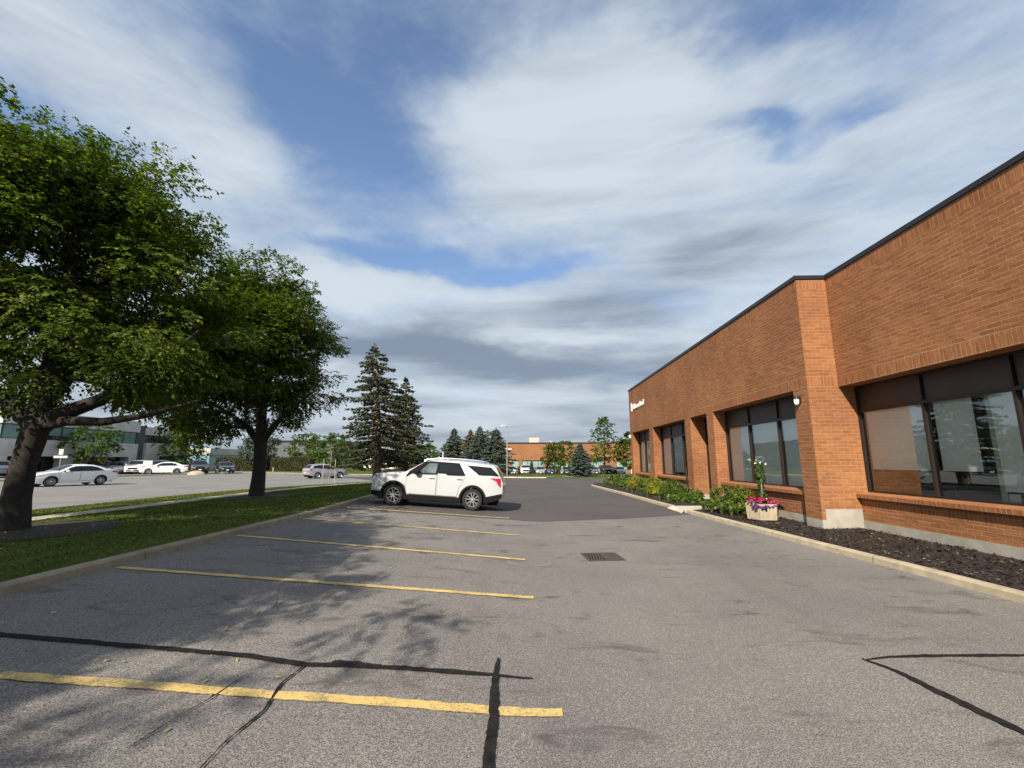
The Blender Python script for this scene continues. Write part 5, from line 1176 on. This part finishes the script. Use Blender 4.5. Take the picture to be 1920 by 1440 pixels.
flowers('geraniums', [(0.14, 0.12, 0.22, 0.12)], 'dull red flowers standing behind the purple ones in the planter', 'petal_red', 22, 0.03, 205)
v = empty('climbing_plant', (px0+0.02, py0, 0.55), 0, 'tall leafy climber with white blooms growing up a cane in the planter', 'plant')
m = MB(); m.tube([(-0.03, -0.05, 0), (-0.02, -0.09, 0.7), (0, -0.03, 1.28)], 0.011, 6); m.build('cane', M['wood_pole'], v)
n = 1500; z = RNG.uniform(0, 1.32, n); a = RNG.uniform(0, 6.28, n); r_ = RNG.uniform(0.03, 0.16, n)*(0.75+0.25*np.sin(z*9)+0.25*(z > 1.1)); C = np.stack([np.cos(a)*r_, np.sin(a)*r_, z], 1); d = np.stack([np.cos(a), np.sin(a), 0.5+0*a], 1)
quads('leaves', leafquads(C, unit(d+RNG.normal(size=(n, 3))*0.4), 0.085, 0.055, droop=0.4), M['vine_leaf'], v)
n = 4; C = np.stack([RNG.uniform(-0.17, 0.17, n), -0.13+RNG.uniform(-0.05, 0.02, n), RNG.uniform(0.2, 1.36, n)], 1); C[0] = (0.13, -0.12, 1.25); C[1] = (-0.16, -0.1, 1.27)
quads('blossoms', np.concatenate([leafquads(C+RNG.normal(size=C.shape)*0.012, unit(np.tile([0.2, -1, 0.4], (n, 1))+RNG.normal(size=(n, 3))*0.4), 0.055, 0.045) for _ in range(3)]), M['petal_white'], v)
# ------------------------------------------------------------------ far brick building
FB = empty('brick_building', (4, 95, -0.65), 0, 'low orange brick building with wide pale windows closing the far end of the car park', 'building')
fx = Matrix.Translation((-4, -95, 0.65))
def fp(m, name, material, parent=None, **k): return m.build(name, material, parent or FB, xf=fx, **k)
m = MB(); m.box(-16, 42, 95, 120, 1.95, 5.45, '+z -z'); fp(m, 'wall', M['far_brick'])
m = MB(); m.box(-16.1, 42.1, 94.9, 120, 5.45, 5.68); fp(m, 'coping', M['coping'])
BY = [(-14, -8.5), (-7.5, -3.6), (-2.95, -1.45), (-0.75, 3.75), (4.6, 9.0), (9.6, 12.5), (13.1, 16.4), (19, 23), (24, 28), (30, 36)]
edges = [-16]+[e for b in BY for e in b]+[42]
for a, b in zip(edges[0::2], edges[1::2]):
    m = MB(); m.box(a, b, 95, 95.6, -0.9, 1.95, '-z +z'); fp(m, 'pier', M['far_brick'])
m = MB(); m.box(-16, 42, 95.7, 120, -0.9, 1.95); fp(m, 'wall', M['interior'])
for a, b in BY:
    m = MB(); m.box(a, b, 95.10, 95.25, -0.9, 0.22, '-z'); fp(m, 'wall', M['far_brick'])
    m = MB(); m.box(a, b, 95.25, 95.30, 0.22, 1.95); wo = fp(m, 'window', M['far_glass'])
    f = MB(); k = max(1, round((b-a)/1.15))
    for i in range(k+1):
        x = a+(b-a)*i/k; f.box(max(a, x-0.035), min(b, x+0.035), 95.19, 95.25, 0.22, 1.95)
    f.box(a, b, 95.17, 95.188, 1.80, 1.95); fp(f, 'frame', M['bronze'], wo)
m = MB(); m.box(4.36, 4.50, 94.9, 94.997, -0.6, 5.44); fp(m, 'downpipe', M['bronze'])
m = MB(); m.box(0.75, 3.0, 100, 103, 5.69, 6.95); fp(m, 'rooftop_unit', M['walk'])
m = MB(); m.box(5.35, 5.75, 99, 99.4, 5.69, 6.25); fp(m, 'roof_vent', M['galv'])
# small white sign strokes, too small to read in the photograph
m = MB(); x = -4.8
for k in range(9):
    w_ = (0.16, 0.1, 0.2)[k % 3]; m.box(x, x+w_, 94.95, 94.998, 4.20, 4.42+0.06*(k % 2)); x += w_+0.05
fp(m, 'sign_lettering', M['sign_white'])

# ------------------------------------------------------------------ concrete block across the street
CB = empty('concrete_building', (-56, 51, 0.2), 0, 'grey two storey concrete office block with green window band across the street', 'building')
cx = Matrix.Translation((56, -51, -0.2))
def cp(m, name, material, parent=None, **k): return m.build(name, material, parent or CB, xf=cx, **k)
FX = -52.0
m = MB(); m.box(-76, FX, 42.6, 58.6, 5.62, 6.95); m.box(-76, FX, 42.6, 58.6, 2.35, 4.1); cp(m, 'wall', M['panel_concrete'])
m = MB(); m.box(-76, FX-0.25, 42.8, 58.4, 4.1, 5.62); wn = cp(m, 'window', M['teal_glass'])
m = MB()
for k in range(9):
    y = 42.9+k*1.93; m.box(FX-0.25, FX-0.19, y-0.04, y+0.04, 4.1, 5.62)
m.box(FX-0.25, FX-0.17, 42.8, 58.4, 4.1, 4.16); m.box(FX-0.25, FX-0.17, 42.8, 58.4, 5.55, 5.62); cp(m, 'frame', M['bronze'], wn)
m = MB()
for y in (46.9, 48.83): m.box(FX-0.246, FX-0.21, y, y+1.7, 4.17, 4.6)
cp(m, 'vent_pane', M['dark_glass'], wn)
m = MB(); m.box(-75, FX-1.3, 43, 58.2, -0.2, 2.35); cp(m, 'shopfront', M['dark_glass'])
for a, b in ((42.6, 43.6), (49.2, 50.2), (57.4, 58.6)):
    m = MB(); m.box(FX-1.2, FX, a, b, -0.2, 2.35); cp(m, 'pier', M['panel_concrete'])
m = MB(); m.box(-76, FX-0.4, 58.6, 59.9, -0.2, 6.6); cp(m, 'wall', M['dark_concrete'])
m = MB(); m.box(-76, FX-0.05, 59.9, 62.4, -0.2, 4.3); m.box(-76, FX-0.05, 62.4, 68, 2.5, 4.3); m.box(-76, FX-0.3, 66.5, 68, -0.2, 2.5); m.box(-76, FX-0.5, 59.9, 68, 5.4, 6.5); cp(m, 'wall', M['panel_concrete'])
m = MB(); m.box(-75, FX-0.7, 60, 67.9, 4.3, 5.4); m.box(-75, FX-0.8, 62.4, 66.5, -0.2, 2.5); cp(m, 'entrance', M['dark_glass'])
m = MB(); m.box(-76.1, FX+0.05, 42.5, 58.7, 6.95, 7.05); cp(m, 'coping', M['galv'])
# blue windowed annexe and the plain grey block behind the hedge
AB = empty('annexe_building', (-60, 80, 0), 0, 'low grey annexe with pale blue window strip seen past the parked cars', 'building')
ax_ = Matrix.Translation((60, -80, 0))
m = MB(); m.box(-72, -54.5, 76, 90, 2.9, 4.0); m.box(-72, -54.5, 76, 90, -0.2, 1.0); m.build('wall', M['panel_concrete'], AB, xf=ax_)
m = MB(); m.box(-71.8, -54.7, 76.2, 89.8, 1.0, 2.9); wn = m.build('window', simple('blue_glass', (0.16, 0.30, 0.36), 0.15, 0, 0.2, 1), AB, xf=ax_)
m = MB()
for k in range(14): m.box(-71.5+k*1.25, -71.4+k*1.25, 76.1, 76.199, 1.0, 2.9)
m.build('frame', M['galv'], wn, xf=ax_)
GB = empty('grey_building', (-50, 108, -0.5), 0, 'windowless dark grey block rising behind the hedge', 'building')
gx = Matrix.Translation((50, -108, 0.5))
m = MB(); m.box(-64, -44, 100, 122, -0.5, 6.1); m.build('wall', simple('grey_block', (0.10, 0.105, 0.11), 0.9, 0, 0.15, 1), GB, xf=gx)
m = MB(); m.box(-64.2, -43.8, 99.8, 122, 6.1, 6.4); m.build('coping', M['coping'], GB, xf=gx)
WB = empty('white_building', (-38, 116, -0.6), 0, 'long low white building far down the street behind the trees', 'building')
wx = Matrix.Translation((38, -116, 0.6))
m = MB(); m.box(-46, -12, 112, 124, -0.6, 2.6); m.build('wall', M['sign_white'], WB, xf=wx)
m = MB(); m.box(-46.2, -11.8, 111.8, 124, 2.6, 2.95); m.build('roof', M['galv'], WB, xf=wx)
for k in range(6):
    m = MB(); m.box(-44+k*5.4, -41+k*5.4, 111.94, 111.998, 0.2, 1.9); m.build('window', M['dark_glass'], WB, xf=wx)

# ------------------------------------------------------------------ street furniture
def post(name, x, y, z, h, r, label, cat, material): 
    o = empty(name, (x, y, z), 0, label, cat); m = MB(); m.tube([(0, 0, -0.2), (0, 0, h)], [r, r*0.85], 10); m.build('pole', M[material], o, smooth=True); return o
lp = post('light_pole', -2.5, 60.2, -0.1, 6.5, 0.075, 'slim grey light pole with one lamp head on the far verge', 'light pole', 'galv')
m = MB(); m.tube([(0, 0, 6.4), (-0.1, -0.1, 6.55), (-0.5, -0.4, 6.6)], 0.05, 8); m.obox((-0.45, -0.36, 6.62), (0.28, 0.22, 0), (-0.09, 0.11, 0), (0, 0, 0.06)); m.build('lamp_head', M['sign_white'], lp)
post('flag_pole', -11.1, 60, -0.3, 3.4, 0.06, 'short white post standing left of the far conifers', 'post', 'sign_white')
post('wooden_pole', -16.6, 52.0, -0.1, 4.2, 0.28, 'thick pale wooden pole standing at the road bend behind the tall spruce', 'pole', 'wood_pole')
bo = post('bollard', -40.3, 71.0, 0.0, 0.85, 0.10, 'short pale marker post in front of the hedge', 'bollard', 'wood_pole')
ms = empty('monument_sign', (-9.3, 68, -0.5), 0, 'pale slab sign half hidden between the far conifers', 'sign')
m = MB(); m.box(-0.85, 0.75, -0.12, 0.12, -0.1, 3.7); m.build('slab', M['walk'], ms); m = MB(); m.box(-0.55, 0.1, -0.145, -0.121, 2.5, 3.2); m.build('panel', simple('faded_panel', (0.5, 0.33, 0.27), 0.8), ms)
st = post('street_sign', -49.0, 46.0, 0.3, 2.3, 0.05, 'white blade sign and small square sign on one post before the concrete block', 'sign', 'galv')
d_ = Vector((0.73, 0.68, 0)).normalized()
m = MB(); m.obox((0, -0.07, 2.5), d_*0.17, (0.015, -0.015, 0), (0, 0, 0.30)); m.build('plate', M['sign_white'], st)
m = MB(); m.obox((0.02, -0.07, 1.98), d_*0.52, (0.015, -0.015, 0), (0, 0, 0.12)); m.build('blade', M['sign_white'], st)
bs = empty('board_sign', (-43.3, 50.4, 0.3), 0, 'square white board sign on two legs at the far kerb of the street', 'sign')
m = MB(); m.obox((0, 0, 1.28), d_*0.42, (0.02, -0.02, 0), (0, 0, 0.32)); m.build('board', M['sign_white'], bs)
for k in (-0.35, 0.35):
    m = MB(); m.tube([(d_.x*k, d_.y*k, -0.1), (d_.x*k, d_.y*k, 0.96)], 0.03, 6); m.build('leg', M['galv'], bs)
bu = empty('boulder', (-38.4, 51.6, 0.25), 0, 'rounded pale boulder by the driveway across the street', 'boulder')
m = MB(); m.grid([[(0.95*math.cos(a)*math.sin(b)*(1+0.1*math.sin(3*a)), 0.8*math.sin(a)*math.sin(b), 0.46*math.cos(b)*(1+0.08*math.sin(2*a+1))) for a in frange(0, 2*math.pi, 18)] for b in frange(0.02, 1.7, 8)]); m.build('stone', M['aggregate'], bu, smooth='all')
